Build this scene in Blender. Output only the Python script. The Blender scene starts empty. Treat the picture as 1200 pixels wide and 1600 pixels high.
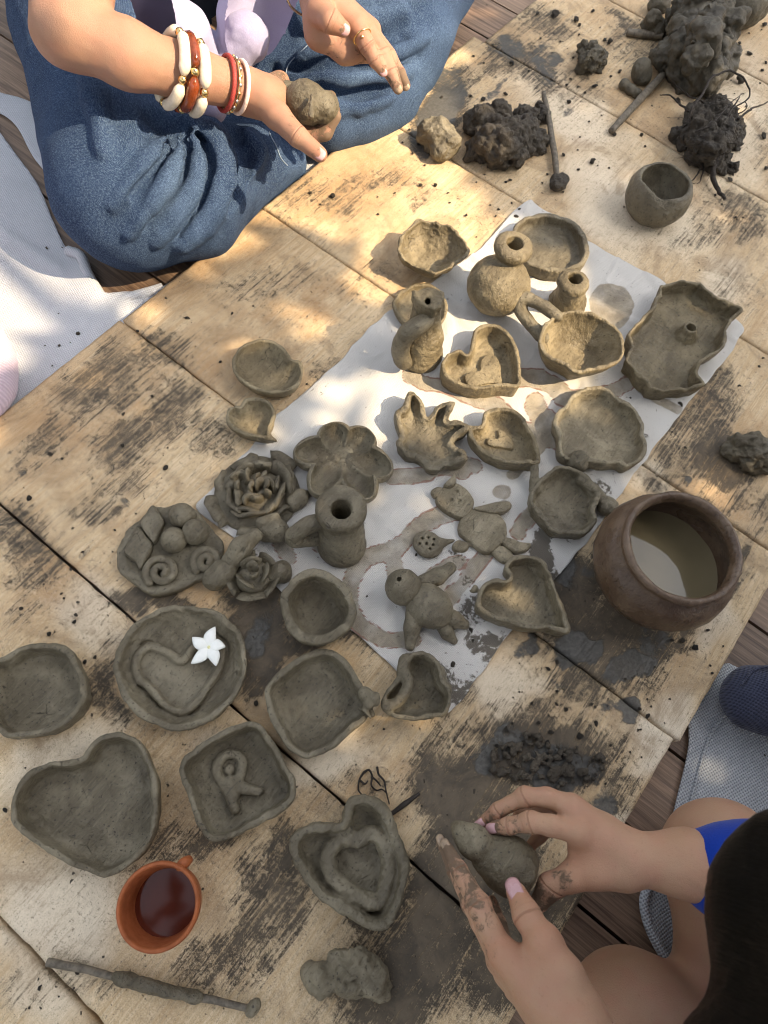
import bpy, math, random
import numpy as np
from mathutils import Matrix, Vector
random.seed(7); np.random.seed(7)
SC = bpy.context.scene
COL = SC.collection
# ---------------------------------------------------------------- camera
FPX, PITCH, ROLL, YAW, HC = 1110.0, 0.424358, 0.183319, 0.500792, 0.70
CM = Matrix.Rotation(YAW, 3, 'Z') @ Matrix.Rotation(PITCH, 3, 'X') @ Matrix.Rotation(ROLL, 3, 'Z')
cd = bpy.data.cameras.new('camera'); cam = bpy.data.objects.new('camera', cd); COL.objects.link(cam)
cam.matrix_world = Matrix.Translation((0, 0, HC)) @ CM.to_4x4()
cd.sensor_fit = 'VERTICAL'; cd.sensor_height = 36.0; cd.lens = FPX / 1600 * 36.0
cd.clip_start = 0.02; cd.clip_end = 400
cd.dof.use_dof = True; cd.dof.focus_distance = 0.72; cd.dof.aperture_fstop = 12.0
SC.camera = cam
# ---------------------------------------------------------------- light
SUN_AZ, SUN_EL = math.atan2(0.36, 0.93), math.radians(46)
SUN = np.array([math.cos(SUN_EL) * math.cos(SUN_AZ), math.cos(SUN_EL) * math.sin(SUN_AZ), math.sin(SUN_EL)])
wd = bpy.data.worlds.new('World'); SC.world = wd; wd.use_nodes = True
wn = wd.node_tree.nodes; sky = wn.new('ShaderNodeTexSky'); sky.sky_type = 'NISHITA'; sky.sun_disc = False
sky.sun_elevation = SUN_EL; sky.sun_rotation = math.atan2(SUN[0], SUN[1]); sky.dust_density = 3.0; sky.air_density = 1.0; sky.ozone_density = 0.6
wn['Background'].inputs[1].default_value = 0.15
hz = wn.new('ShaderNodeHueSaturation'); hz.inputs['Saturation'].default_value = 0.35   # hazy, milky daylight
wd.node_tree.links.new(sky.outputs[0], hz.inputs['Color']); wd.node_tree.links.new(hz.outputs[0], wn['Background'].inputs[0])
sl = bpy.data.lights.new('sun', 'SUN'); sl.energy = 2.7; sl.angle = math.radians(0.53); sl.color = (1.0, 0.80, 0.54)
so = bpy.data.objects.new('sun', sl); COL.objects.link(so)
so.rotation_euler = Vector(SUN).to_track_quat('Z', 'Y').to_euler(); so.location = (3, 1.5, 5)
SC.view_settings.view_transform = 'Standard'; SC.view_settings.look = 'None'; SC.view_settings.gamma = 1.0
SC.view_settings.use_curve_mapping = False; SC.view_settings.exposure = 1.80
SC.cycles.max_bounces = 6; SC.cycles.filter_width = 1.0

# ---------------------------------------------------------------- helpers
CMn = np.array(CM)
def at(x, y, z=0.0):
    d = CMn @ np.array([(x - 600) / FPX, -(y - 800) / FPX, -1.0])
    return np.array([0, 0, HC]) + d * ((z - HC) / d[2])
def mpp(x, y, z=0.0):
    return float(np.linalg.norm(at(x + .5, y, z) - at(x - .5, y, z)))
def C(x0, y0, s, pts):
    return [(x0 + a * s, y0 + b * s) for a, b in pts]
def wpts(pts, z):
    return np.array([at(a, b, z) for a, b in pts])
def to_px(P):
    v = (np.asarray(P) - [0, 0, HC]) @ CMn
    return 600 + FPX * v[:, 0] / -v[:, 2], 800 - FPX * v[:, 1] / -v[:, 2]
def vnoise(P, s, seed=0):
    P = np.asarray(P, np.float64) * s + seed * 17.31 + 1000.0
    i = np.floor(P).astype(np.int64); f = P - i; f = f * f * (3 - 2 * f)
    def hs(a, b, c):
        h = (a * 374761393 + b * 668265263 + c * 2147483647 + seed * 974711) & 0xffffffff
        h = ((h ^ (h >> 13)) * 1274126177) & 0xffffffff
        h = ((h ^ (h >> 16)) * 2246822519) & 0xffffffff
        return (h ^ (h >> 15)) / 4294967296.0
    r = 0
    for a in (0, 1):
        for b in (0, 1):
            for c in (0, 1):
                w = (f[..., 0] if a else 1 - f[..., 0]) * (f[..., 1] if b else 1 - f[..., 1]) * (f[..., 2] if c else 1 - f[..., 2])
                r = r + w * hs(i[..., 0] + a, i[..., 1] + b, i[..., 2] + c)
    return r * 2 - 1
def fbm(P, s, o=3, seed=0, g=.5):
    r = 0; a = 1.0
    for k in range(o):
        r = r + a * vnoise(P, s * 2.03 ** k, seed + k); a *= g
    return r
def smooth_closed(p, n=140, it=0):
    p = np.asarray(p, float); m = len(p); out = []
    per = max(3, n // m + 1)
    for i in range(m):
        a, b, c, d = p[i - 1], p[i], p[(i + 1) % m], p[(i + 2) % m]
        for t in np.linspace(0, 1, per, endpoint=False):
            out.append(.5 * ((2 * b) + (c - a) * t + (2 * a - 5 * b + 4 * c - d) * t * t + (3 * b - a - 3 * c + d) * t ** 3))
    return np.array(out)
def smooth_open(p, n=40):
    p = np.asarray(p, float); m = len(p); out = []
    per = max(2, n // max(1, m - 1))
    q = np.vstack([2 * p[0] - p[1], p, 2 * p[-1] - p[-2]])
    for i in range(1, m):
        a, b, c, d = q[i - 1], q[i], q[i + 1], q[i + 2]
        for t in np.linspace(0, 1, per, endpoint=False):
            out.append(.5 * ((2 * b) + (c - a) * t + (2 * a - 5 * b + 4 * c - d) * t * t + (3 * b - a - 3 * c + d) * t ** 3))
    out.append(p[-1]); return np.array(out)
def sd_poly(X, Y, poly):
    shp = X.shape; x = X.ravel(); y = Y.ravel(); d = np.full(x.shape, 1e9); ins = np.zeros(x.shape, bool)
    m = len(poly)
    for i in range(m):
        ax, ay = poly[i][0], poly[i][1]; bx, by = poly[(i + 1) % m][0], poly[(i + 1) % m][1]
        ex, ey = bx - ax, by - ay; L = ex * ex + ey * ey
        if L < 1e-14: continue
        t = np.clip(((x - ax) * ex + (y - ay) * ey) / L, 0, 1)
        dd = (x - ax - t * ex) ** 2 + (y - ay - t * ey) ** 2
        d = np.minimum(d, dd)
        c = ((ay > y) != (by > y))
        if ey != 0: ins ^= c & (x < ax + (y - ay) / ey * ex)
    d = np.sqrt(d); return np.where(ins, -d, d).reshape(shp)
def smin(a, b, k):
    if k <= 0: return np.minimum(a, b)
    h = np.maximum(k - np.abs(a - b), 0) / k
    return np.minimum(a, b) - h * h * k * .25
def smax(a, b, k): return -smin(-a, -b, k)

class Vol:
    "a block of space that clay, flesh or cloth is shaped in; mesh() gives its surface"
    def __init__(s, lo, hi, h):
        s.h = h; s.lo = np.asarray(lo, float) - 3 * h; n = np.ceil((np.asarray(hi, float) + 3 * h - s.lo) / h).astype(int) + 1
        s.n = n; s.f = np.full(tuple(n), .5, np.float32)
        s.ax = [s.lo[i] + np.arange(n[i]) * h for i in range(3)]
    def blk(s, lo, hi, pad):
        sl = []
        for i in range(3):
            a = int(max(0, math.floor((lo[i] - pad - s.lo[i]) / s.h))); b = int(min(s.n[i], math.ceil((hi[i] + pad - s.lo[i]) / s.h) + 1))
            if b <= a: return None
            sl.append(slice(a, b))
        return tuple(sl)
    def xyz(s, sl):
        return (s.ax[0][sl[0]][:, None, None], s.ax[1][sl[1]][None, :, None], s.ax[2][sl[2]][None, None, :])
    def put(s, sl, d, k, sub=False):
        s.f[sl] = smax(s.f[sl], -d, k) if sub else smin(s.f[sl], d, k)
    def dcap(s, sl, a, b, ra, rb, fl=None):
        X, Y, Z = s.xyz(sl); e = b - a; L = max(1e-12, float(e @ e))
        t = np.clip(((X - a[0]) * e[0] + (Y - a[1]) * e[1] + (Z - a[2]) * e[2]) / L, 0, 1)
        return np.sqrt((X - a[0] - t * e[0]) ** 2 + (Y - a[1] - t * e[1]) ** 2 + (Z - a[2] - t * e[2]) ** 2) - (ra + t * (rb - ra))
    def chain(s, pts, rad, k=.002, kj=.002, sub=False):
        pts = [np.asarray(p, float) for p in pts]; R = rad if hasattr(rad, '__len__') else [rad] * len(pts)
        mr = max(R); P = np.array(pts); sl = s.blk(P.min(0) - mr, P.max(0) + mr, k + 3 * s.h)
        if sl is None: return
        d = None
        if len(pts) == 1: d = s.dcap(sl, pts[0], pts[0] + 1e-6, R[0], R[0])
        for i in range(len(pts) - 1):
            e = s.dcap(sl, pts[i], pts[i + 1], R[i], R[i + 1]); d = e if d is None else smin(d, e, kj)
        s.put(sl, d, k, sub)
    def ball(s, c, r, k=.002, sub=False): s.chain([c], [r], k, 0, sub)
    def ell(s, c, r, rot=None, k=.002, sub=False):
        c = np.asarray(c, float); r = np.asarray(r, float); M = np.eye(3) if rot is None else np.asarray(rot, float)
        m = r.max(); sl = s.blk(c - m, c + m, k + 3 * s.h)
        if sl is None: return
        X, Y, Z = s.xyz(sl); X = X - c[0]; Y = Y - c[1]; Z = Z - c[2]
        q = [(M[0, i] * X + M[1, i] * Y + M[2, i] * Z) / r[i] for i in range(3)]
        l = np.sqrt(q[0] ** 2 + q[1] ** 2 + q[2] ** 2)
        l2 = np.sqrt((q[0] / r[0]) ** 2 + (q[1] / r[1]) ** 2 + (q[2] / r[2]) ** 2) + 1e-9
        s.put(sl, l * (l - 1) / l2, k, sub)
    def prism(s, poly, z0, z1, k=.002, kr=.003, sub=False):
        p = np.asarray(poly, float); sl = s.blk([p[:, 0].min(), p[:, 1].min(), z0], [p[:, 0].max(), p[:, 1].max(), z1], k + kr + 3 * s.h)
        X, Y, Z = s.xyz(sl); d2 = sd_poly(X[:, :, 0] + 0 * Y[:, :, 0], Y[:, :, 0] + 0 * X[:, :, 0], p)[:, :, None]
        s.put(sl, smax(d2, np.maximum(Z - z1, z0 - Z), kr), k, sub)
    def halfspace(s, p, n, k=.002):
        n = np.asarray(n, float); n = n / np.linalg.norm(n); sl = tuple(slice(0, int(m)) for m in s.n); X, Y, Z = s.xyz(sl)
        s.f = smax(s.f, (X - p[0]) * n[0] + (Y - p[1]) * n[1] + (Z - p[2]) * n[2], k).astype(np.float32)
    def mesh(s):
        f = s.f; h = s.h; g = f < 0
        nx, ny, nz = f.shape
        cnt = np.zeros((nx - 1, ny - 1, nz - 1), np.int8)
        for a in (0, 1):
            for b in (0, 1):
                for c in (0, 1): cnt += g[a:nx - 1 + a, b:ny - 1 + b, c:nz - 1 + c]
        I = np.argwhere((cnt > 0) & (cnt < 8)); del cnt
        pos = np.zeros((len(I), 3)); num = np.zeros(len(I))
        for ax in range(3):
            o = [i for i in range(3) if i != ax]
            for u in (0, 1):
                for v in (0, 1):
                    A = I.copy(); A[:, o[0]] += u; A[:, o[1]] += v; B = A.copy(); B[:, ax] += 1
                    fa = f[A[:, 0], A[:, 1], A[:, 2]]; fb = f[B[:, 0], B[:, 1], B[:, 2]]; m = (fa < 0) != (fb < 0)
                    t = np.where(m, fa / np.where(m, fa - fb, 1), 0); p = A.astype(float); p[:, ax] += t
                    pos[m] += p[m]; num[m] += 1
        V = s.lo + pos / num[:, None] * h
        vid = np.full((nx, ny, nz), -1, np.int32); vid[I[:, 0], I[:, 1], I[:, 2]] = np.arange(len(I))
        F = []
        for ax in range(3):
            o = [(1, 2), (2, 0), (0, 1)][ax]
            a0 = [slice(None)] * 3; a1 = [slice(None)] * 3; a0[ax] = slice(0, -1); a1[ax] = slice(1, None)
            for j in o: a0[j] = slice(1, -1); a1[j] = slice(1, -1)
            s0 = g[tuple(a0)]; s1 = g[tuple(a1)]; E = np.argwhere(s0 != s1)
            ins = s0[E[:, 0], E[:, 1], E[:, 2]]
            for j in o: E[:, j] += 1
            def gv(du, dv):
                q = E.copy(); q[:, o[0]] -= du; q[:, o[1]] -= dv; return vid[q[:, 0], q[:, 1], q[:, 2]]
            q = np.stack([gv(1, 1), gv(0, 1), gv(0, 0), gv(1, 0)], 1)
            q[~ins] = q[~ins][:, ::-1]; F.append(q)
        F = np.vstack(F); F = F[(F >= 0).all(1)]
        return V, F
def vnormals(V, F):
    n = np.zeros_like(V); c = np.cross(V[F[:, 2]] - V[F[:, 0]], V[F[:, 3 % F.shape[1]]] - V[F[:, 1]]) if F.shape[1] == 4 else np.cross(V[F[:, 1]] - V[F[:, 0]], V[F[:, 2]] - V[F[:, 0]])
    for j in range(F.shape[1]):
        for a in range(3): n[:, a] += np.bincount(F[:, j], c[:, a], len(V))
    return n / (np.linalg.norm(n, axis=1, keepdims=True) + 1e-12)
def relax(V, F, it=1, w=.5):
    for _ in range(it):
        s = np.zeros_like(V); k = np.zeros(len(V))
        for j in range(4):
            for d in (1, 3):
                for a in range(3): s[:, a] += np.bincount(F[:, j], V[F[:, (j + d) % 4], a], len(V))
                k += np.bincount(F[:, j], minlength=len(V))
        V = V + w * (s / np.maximum(k, 1)[:, None] - V)
    return V
def rough(V, F, amp, scale, seed=0, o=3):
    return V + vnormals(V, F) * (fbm(V, scale, o, seed) * amp)[:, None]

ORI = {}
def mesh_data(name, V, F, mat=None, smooth=True):
    me = bpy.data.meshes.new(name); V = np.asarray(V, np.float32)
    if isinstance(F, np.ndarray):
        k = F.shape[1]; me.vertices.add(len(V)); me.vertices.foreach_set('co', V.ravel())
        me.loops.add(F.size); me.loops.foreach_set('vertex_index', F.ravel().astype(np.int32))
        me.polygons.add(len(F)); me.polygons.foreach_set('loop_start', np.arange(0, F.size, k, dtype=np.int32))
        me.update(calc_edges=True)
    else:
        me.from_pydata([tuple(map(float, v)) for v in V], [], F); me.update()
    if smooth: me.polygons.foreach_set('use_smooth', np.ones(len(me.polygons), bool))
    if mat: me.materials.append(mat)
    return me
def mk(name, V, F, mat, parent=None, origin=None, smooth=True, col=None):
    V = np.asarray(V, float)
    if parent is not None: o = ORI[parent.name]
    else: o = np.asarray(origin if origin is not None else (0, 0, 0), float)
    ob = bpy.data.objects.new(name, mesh_data(name, V - o, F, mat, smooth)); COL.objects.link(ob)
    if parent is not None: ob.parent = parent
    else: ob.location = o
    ORI[ob.name] = o
    if col is not None: ob.color = (*col, 1) if hasattr(col, '__len__') else (col, col, col, 1)
    return ob
def tag(o, label=None, cat=None, group=None, kind=None):
    if label: o['label'] = label
    if cat: o['category'] = cat
    if group: o['group'] = group
    if kind: o['kind'] = kind
    return o
def empty(name, loc, label, cat, group=None):
    o = bpy.data.objects.new(name, None); o.empty_display_size = .02; COL.objects.link(o); o.location = loc; ORI[o.name] = np.asarray(loc, float)
    return tag(o, label, cat, group)
def tube(pts, rad, n=10, cap=True):
    P = np.asarray(pts, float); m = len(P); R = np.asarray(rad if hasattr(rad, '__len__') else [rad] * m, float)
    T = np.gradient(P, axis=0); T /= np.linalg.norm(T, axis=1, keepdims=True) + 1e-12
    u = np.cross(T[0], [0, 0, 1]); u = u if np.linalg.norm(u) > 1e-3 else np.array([1., 0, 0]); V = []
    for i in range(m):
        u = u - T[i] * (u @ T[i]); u /= np.linalg.norm(u) + 1e-12; w = np.cross(T[i], u)
        for j in range(n):
            a = 2 * math.pi * j / n; V.append(P[i] + R[i] * (u * math.cos(a) + w * math.sin(a)))
    F = [(i * n + j, i * n + (j + 1) % n, (i + 1) * n + (j + 1) % n, (i + 1) * n + j) for i in range(m - 1) for j in range(n)]
    if cap: F = F + [tuple(range(n))[::-1], tuple(range((m - 1) * n, m * n))]
    return np.array(V), F
def joinm(parts):
    V = []; F = []; o = 0
    for v, f in parts:
        V.append(np.asarray(v)); F += [tuple(int(i) + o for i in q) for q in f]; o += len(v)
    return np.vstack(V), F
def lathe(c, prof, n=64, closed=False, jit=0, seed=0):
    V = []; m = len(prof)
    for i, (r, z) in enumerate(prof):
        for j in range(n):
            a = 2 * math.pi * j / n; V.append((c[0] + r * math.cos(a), c[1] + r * math.sin(a), c[2] + z))
    F = [(i * n + j, i * n + (j + 1) % n, (i + 1) * n + (j + 1) % n, (i + 1) * n + j) for i in range(m - 1) for j in range(n)]
    return np.array(V), np.array(F)
def box(lo, hi):
    lo = np.asarray(lo, float); hi = np.asarray(hi, float)
    V = np.array([[(lo, hi)[i][0], (lo, hi)[j][1], (lo, hi)[k][2]] for i in (0, 1) for j in (0, 1) for k in (0, 1)])
    return V, [(0, 1, 3, 2), (4, 6, 7, 5), (0, 4, 5, 1), (2, 3, 7, 6), (0, 2, 6, 4), (1, 5, 7, 3)]
def set_attr(ob, name, arr):
    me = ob.data; a = me.attributes.new(name, 'FLOAT_COLOR', 'POINT')
    arr = np.asarray(arr, np.float32)
    if arr.shape[1] == 3: arr = np.hstack([arr, np.ones((len(arr), 1), np.float32)])
    a.data.foreach_set('color', arr.ravel())
def sheet_mesh(poly, res, zf):
    p = np.asarray(poly, float); x = np.arange(p[:, 0].min() - res, p[:, 0].max() + 2 * res, res); y = np.arange(p[:, 1].min() - res, p[:, 1].max() + 2 * res, res)
    X, Y = np.meshgrid(x, y, indexing='ij'); d = sd_poly(X, Y, p); gx, gy = np.gradient(d, res)
    for _ in range(2):
        m = d > 0
        g2 = np.maximum(gx * gx + gy * gy, .3)
        X = np.where(m & (d < 2.2 * res), X - gx * d / g2, X); Y = np.where(m & (d < 2.2 * res), Y - gy * d / g2, Y)
        break
    inside = d < 0
    nx, ny = X.shape; cell = inside[:-1, :-1] | inside[1:, :-1] | inside[:-1, 1:] | inside[1:, 1:]
    idx = np.arange(nx * ny).reshape(nx, ny); I = np.argwhere(cell)
    F = np.stack([idx[I[:, 0], I[:, 1]], idx[I[:, 0] + 1, I[:, 1]], idx[I[:, 0] + 1, I[:, 1] + 1], idx[I[:, 0], I[:, 1] + 1]], 1)
    us, inv = np.unique(F, return_inverse=True); F = inv.reshape(F.shape)
    V = np.stack([X.ravel()[us], Y.ravel()[us], np.zeros(len(us))], 1); V[:, 2] = zf(V)
    return V, F
# ---------------------------------------------------------------- materials
class G:
    def __init__(s, name):
        s.m = bpy.data.materials.new(name); s.m.use_nodes = True; s.t = s.m.node_tree; s.b = s.t.nodes['Principled BSDF']
        s.tc = s.t.nodes.new('ShaderNodeTexCoord'); s.obj = s.tc.outputs['Object']
    def n(s, typ, ins=None, **pr):
        nd = s.t.nodes.new(typ)
        for k, v in pr.items(): setattr(nd, k, v)
        for k, v in (ins or {}).items(): s.set(nd.inputs[k], v)
        return nd
    def set(s, sock, v):
        if isinstance(v, bpy.types.NodeSocket): s.t.links.new(v, sock)
        elif hasattr(v, '__len__') and len(v) == 3 and sock.type == 'RGBA': sock.default_value = (*v, 1)
        else: sock.default_value = v
    def map(s, scale=(1, 1, 1), rot=(0, 0, 0), vec=None, loc=(0, 0, 0)):
        return s.n('ShaderNodeMapping', {0: vec or s.obj, 1: loc, 2: rot, 3: scale}).outputs[0]
    def noise(s, scale, vec=None, detail=4, rough=.6, dist=0):
        return s.n('ShaderNodeTexNoise', {'Vector': vec or s.obj, 'Scale': scale, 'Detail': detail, 'Roughness': rough, 'Distortion': dist}).outputs[0]
    def ss(s, x, lo, hi, a=0., b=1.):
        return s.n('ShaderNodeMapRange', {0: x, 1: lo, 2: hi, 3: a, 4: b}, interpolation_type='SMOOTHSTEP').outputs[0]
    def math(s, op, a, b=0., c=0.):
        return s.n('ShaderNodeMath', {0: a, 1: b, 2: c}, operation=op).outputs[0]
    def mix(s, f, a, b, mode='MIX'):
        nd = s.n('ShaderNodeMix', None, data_type='RGBA', blend_type=mode, clamp_factor=True)
        s.set(nd.inputs[0], f); s.set(nd.inputs[6], a); s.set(nd.inputs[7], b); return nd.outputs[2]
    def bump(s, h, dist, strength=1., nrm=None):
        ins = {'Height': h, 'Distance': dist, 'Strength': strength}
        if nrm: ins['Normal'] = nrm
        return s.n('ShaderNodeBump', ins).outputs[0]
    def rand_vec(s):
        oi = s.n('ShaderNodeObjectInfo'); sc = s.math('MULTIPLY', oi.outputs['Random'], 37.0)
        return s.n('ShaderNodeVectorMath', {0: s.obj, 1: sc}, operation='ADD').outputs[0]
    def color(s, c): s.set(s.b.inputs['Base Color'], c)
    def rough(s, r): s.set(s.b.inputs['Roughness'], r)
    def nrm(s, v): s.set(s.b.inputs['Normal'], v)
    def spec(s, v): s.set(s.b.inputs['Specular IOR Level'], v)
    def attr(s, name='stain'):
        a = s.n('ShaderNodeAttribute', None, attribute_name=name); sp = s.n('ShaderNodeSeparateColor', {0: a.outputs['Color']})
        return sp.outputs[0], sp.outputs[1], sp.outputs[2], a.outputs['Alpha']

def clay_material(name, base, pale, dark, rough=.62, coarse=1.0):
    g = G(name); v = g.rand_vec(); oi = g.n('ShaderNodeObjectInfo')
    n1 = g.noise(28, v, 5, .62, .4); n2 = g.noise(170, v, 5, .65); n3 = g.noise(700, v, 3, .6)
    st = g.noise(60, g.map((1, .18, 1), (0, 0, .6), v), 4, .6, .6)
    c = g.mix(g.ss(n1, .42, .68), base, pale); c = g.mix(g.math('MULTIPLY', g.ss(st, .45, .72), .5), c, pale)
    c = g.mix(g.math('MULTIPLY', g.ss(n2, .56, .72), .55), c, dark)
    c = g.mix(g.math('MULTIPLY', g.ss(n3, .62, .74), .35), c, dark)
    vo = g.n('ShaderNodeTexVoronoi', {'Vector': v, 'Scale': 62, 'Randomness': 1}, feature='DISTANCE_TO_EDGE').outputs[0]
    cr = g.math('MULTIPLY', g.ss(vo, .0, .018, 1, 0), g.ss(g.noise(33, v, 2), .61, .68))
    c = g.mix(g.math('MULTIPLY', cr, .75), c, (dark[0] * .5, dark[1] * .5, dark[2] * .5))
    smr = g.noise(1, g.map((520, 45, 200), (0, 0, 1.9), v), 5, .7, 1.0); c = g.mix(g.math('MULTIPLY', g.ss(smr, .56, .64), .45), c, pale); c = g.mix(g.math('MULTIPLY', g.ss(smr, .42, .35), .40), c, dark)
    pit = g.ss(g.noise(420, v, 1), .67, .71)
    c = g.mix(g.math('MULTIPLY', pit, .8), c, dark)
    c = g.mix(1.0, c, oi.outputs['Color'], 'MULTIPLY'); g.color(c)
    g.rough(g.ss(g.noise(18, v, 3), .35, .62, rough - .30, rough + .04)); g.spec(.5)
    sm = g.noise(1, g.map((420, 60, 200), (0, 0, .9), v), 4, .65, .8)
    hh = g.math('MULTIPLY_ADD', n2, .5, g.math('MULTIPLY', n1, 1.0)); hh = g.math('MULTIPLY_ADD', n3, .2, hh); hh = g.math('MULTIPLY_ADD', sm, .32, hh); hh = g.math('MULTIPLY_ADD', st, .35, hh)
    hh = g.math('MULTIPLY_ADD', cr, -.35, hh); hh = g.math('MULTIPLY_ADD', pit, -.15, hh)
    g.nrm(g.bump(hh, .0046 * coarse, .9)); return g.m
CLAY = clay_material('wet_clay', (.116, .094, .057), (.225, .190, .124), (.042, .034, .023))
SOIL = clay_material('dark_soil', (.050, .039, .026), (.098, .078, .053), (.020, .015, .010), .75, 2.2)
POTM = clay_material('dark_earthenware', (.088, .052, .030), (.155, .102, .062), (.036, .020, .012), .45, .5)

def board_material():
    g = G('plywood_top'); mud, wet, warm, pal = g.attr()
    oi = g.n('ShaderNodeObjectInfo'); sc = g.math('MULTIPLY', oi.outputs['Random'], 9.0)
    v = g.n('ShaderNodeVectorMath', {0: g.obj, 1: sc}, operation='ADD').outputs[0]
    gr = g.noise(1, g.map((260, 9, 40), vec=v), 7, .72, .5); gr2 = g.noise(1, g.map((900, 26, 40), vec=v), 5, .75, .3)
    big = g.noise(7, v, 5, .6, .3); med = g.noise(34, v, 6, .68, .5); fine = g.noise(260, v, 4, .7)
    blot = g.noise(75, v, 9, .80, .8); grit = g.noise(1100, v, 3, .6)
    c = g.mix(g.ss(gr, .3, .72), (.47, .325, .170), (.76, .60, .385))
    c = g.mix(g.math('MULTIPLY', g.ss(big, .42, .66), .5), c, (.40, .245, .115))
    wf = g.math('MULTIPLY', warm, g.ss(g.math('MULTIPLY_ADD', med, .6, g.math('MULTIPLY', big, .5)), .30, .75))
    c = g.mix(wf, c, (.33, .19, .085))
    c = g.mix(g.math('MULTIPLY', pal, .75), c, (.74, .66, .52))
    zone = g.ss(g.noise(6, v, 3, .55, .8), .36, .60)
    c = g.mix(g.math('MULTIPLY', g.ss(gr2, .54, .70), g.math('MULTIPLY_ADD', zone, .5, .12)), c, (.22, .145, .075))
    bw = g.ss(g.math('MULTIPLY_ADD', gr, .5, g.noise(11, v, 5, .65, 1.2)), .72, .92); c = g.mix(g.math('MULTIPLY', bw, .6), c, (.24, .15, .075))
    c = g.mix(g.math('MULTIPLY', g.ss(fine, .55, .70), g.math('MULTIPLY_ADD', zone, .65, .15)), c, (.13, .09, .052))
    c = g.mix(g.math('MULTIPLY', g.ss(grit, .52, .68), .42), c, (.20, .145, .085)); c = g.mix(g.math('MULTIPLY', g.ss(grit, .46, .34), .25), c, (.86, .76, .58))
    # thin dried slip rubbed into the grain
    m = g.math('MULTIPLY_ADD', g.math('SUBTRACT', blot, .5), 1.7, mud)
    m = g.math('MULTIPLY_ADD', g.math('SUBTRACT', gr, .5), 1.5, m)
    m = g.math('MULTIPLY_ADD', g.math('SUBTRACT', gr2, .5), 1.25, m)
    m = g.math('MULTIPLY_ADD', g.math('SUBTRACT', fine, .5), .8, m)
    m = g.math('MULTIPLY_ADD', g.math('SUBTRACT', grit, .5), 1.1, m)
    mk1 = g.ss(m, .36, .64); thin = g.ss(m, -.02, .5)
    c = g.mix(g.math('MULTIPLY', thin, .55), c, (.19, .145, .09))
    mudc = g.mix(g.ss(med, .35, .68), (.045, .036, .026), (.125, .096, .064))
    c = g.mix(g.math('MULTIPLY', mk1, .93), c, mudc)
    w = g.math('MULTIPLY_ADD', g.math('SUBTRACT', med, .5), 1.3, wet); w = g.math('MULTIPLY_ADD', g.math('SUBTRACT', blot, .5), .7, w)
    wm = g.ss(w, .36, .62)
    c = g.mix(g.math('MULTIPLY', wm, .95), c, g.mix(g.ss(fine, .35, .7), (.070, .066, .058), (.115, .108, .095)))
    sp = g.ss(g.noise(420, v, 2, .5), .70, .74); sp2 = g.ss(g.noise(150, v, 2, .5), .72, .755)
    c = g.mix(g.math('MAXIMUM', g.math('MULTIPLY', sp, .8), g.math('MULTIPLY', sp2, .9)), c, (.035, .028, .02))
    g.color(c); g.rough(g.math('MULTIPLY_ADD', wm, -.16, g.ss(med, .3, .7, .58, .74))); g.spec(.3)
    h = g.math('MULTIPLY_ADD', mk1, .5, g.math('MULTIPLY', gr, .35)); h = g.math('MULTIPLY_ADD', gr2, .3, h); h = g.math('MULTIPLY_ADD', wm, .9, h)
    h = g.math('MULTIPLY_ADD', sp2, 1.2, h); h = g.math('MULTIPLY_ADD', fine, .25, h)
    g.nrm(g.bump(h, .0011, .8)); return g.m
BOARD = board_material()

def deck_material():
    g = G('deck_wood'); oi = g.n('ShaderNodeObjectInfo'); sc = g.math('MULTIPLY', oi.outputs['Random'], 21.0)
    v = g.n('ShaderNodeVectorMath', {0: g.obj, 1: sc}, operation='ADD').outputs[0]
    a = g.noise(1, g.map((6, 190, 30), vec=v), 6, .68, .7); b = g.noise(1, g.map((22, 800, 30), vec=v), 4, .7); big = g.noise(5, v, 3)
    c = g.mix(g.ss(a, .32, .68), (.11, .064, .040), (.36, .24, .16)); c = g.mix(g.math('MULTIPLY', g.ss(b, .5, .7), .55), c, (.06, .036, .023))
    c = g.mix(g.math('MULTIPLY', g.ss(big, .4, .7), .4), c, (.30, .215, .15)); c = g.mix(1.0, c, oi.outputs['Color'], 'MULTIPLY')
    g.color(c); g.rough(.5); g.nrm(g.bump(g.math('MULTIPLY_ADD', b, .6, a), .0012, .6)); return g.m
DECK = deck_material()

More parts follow.
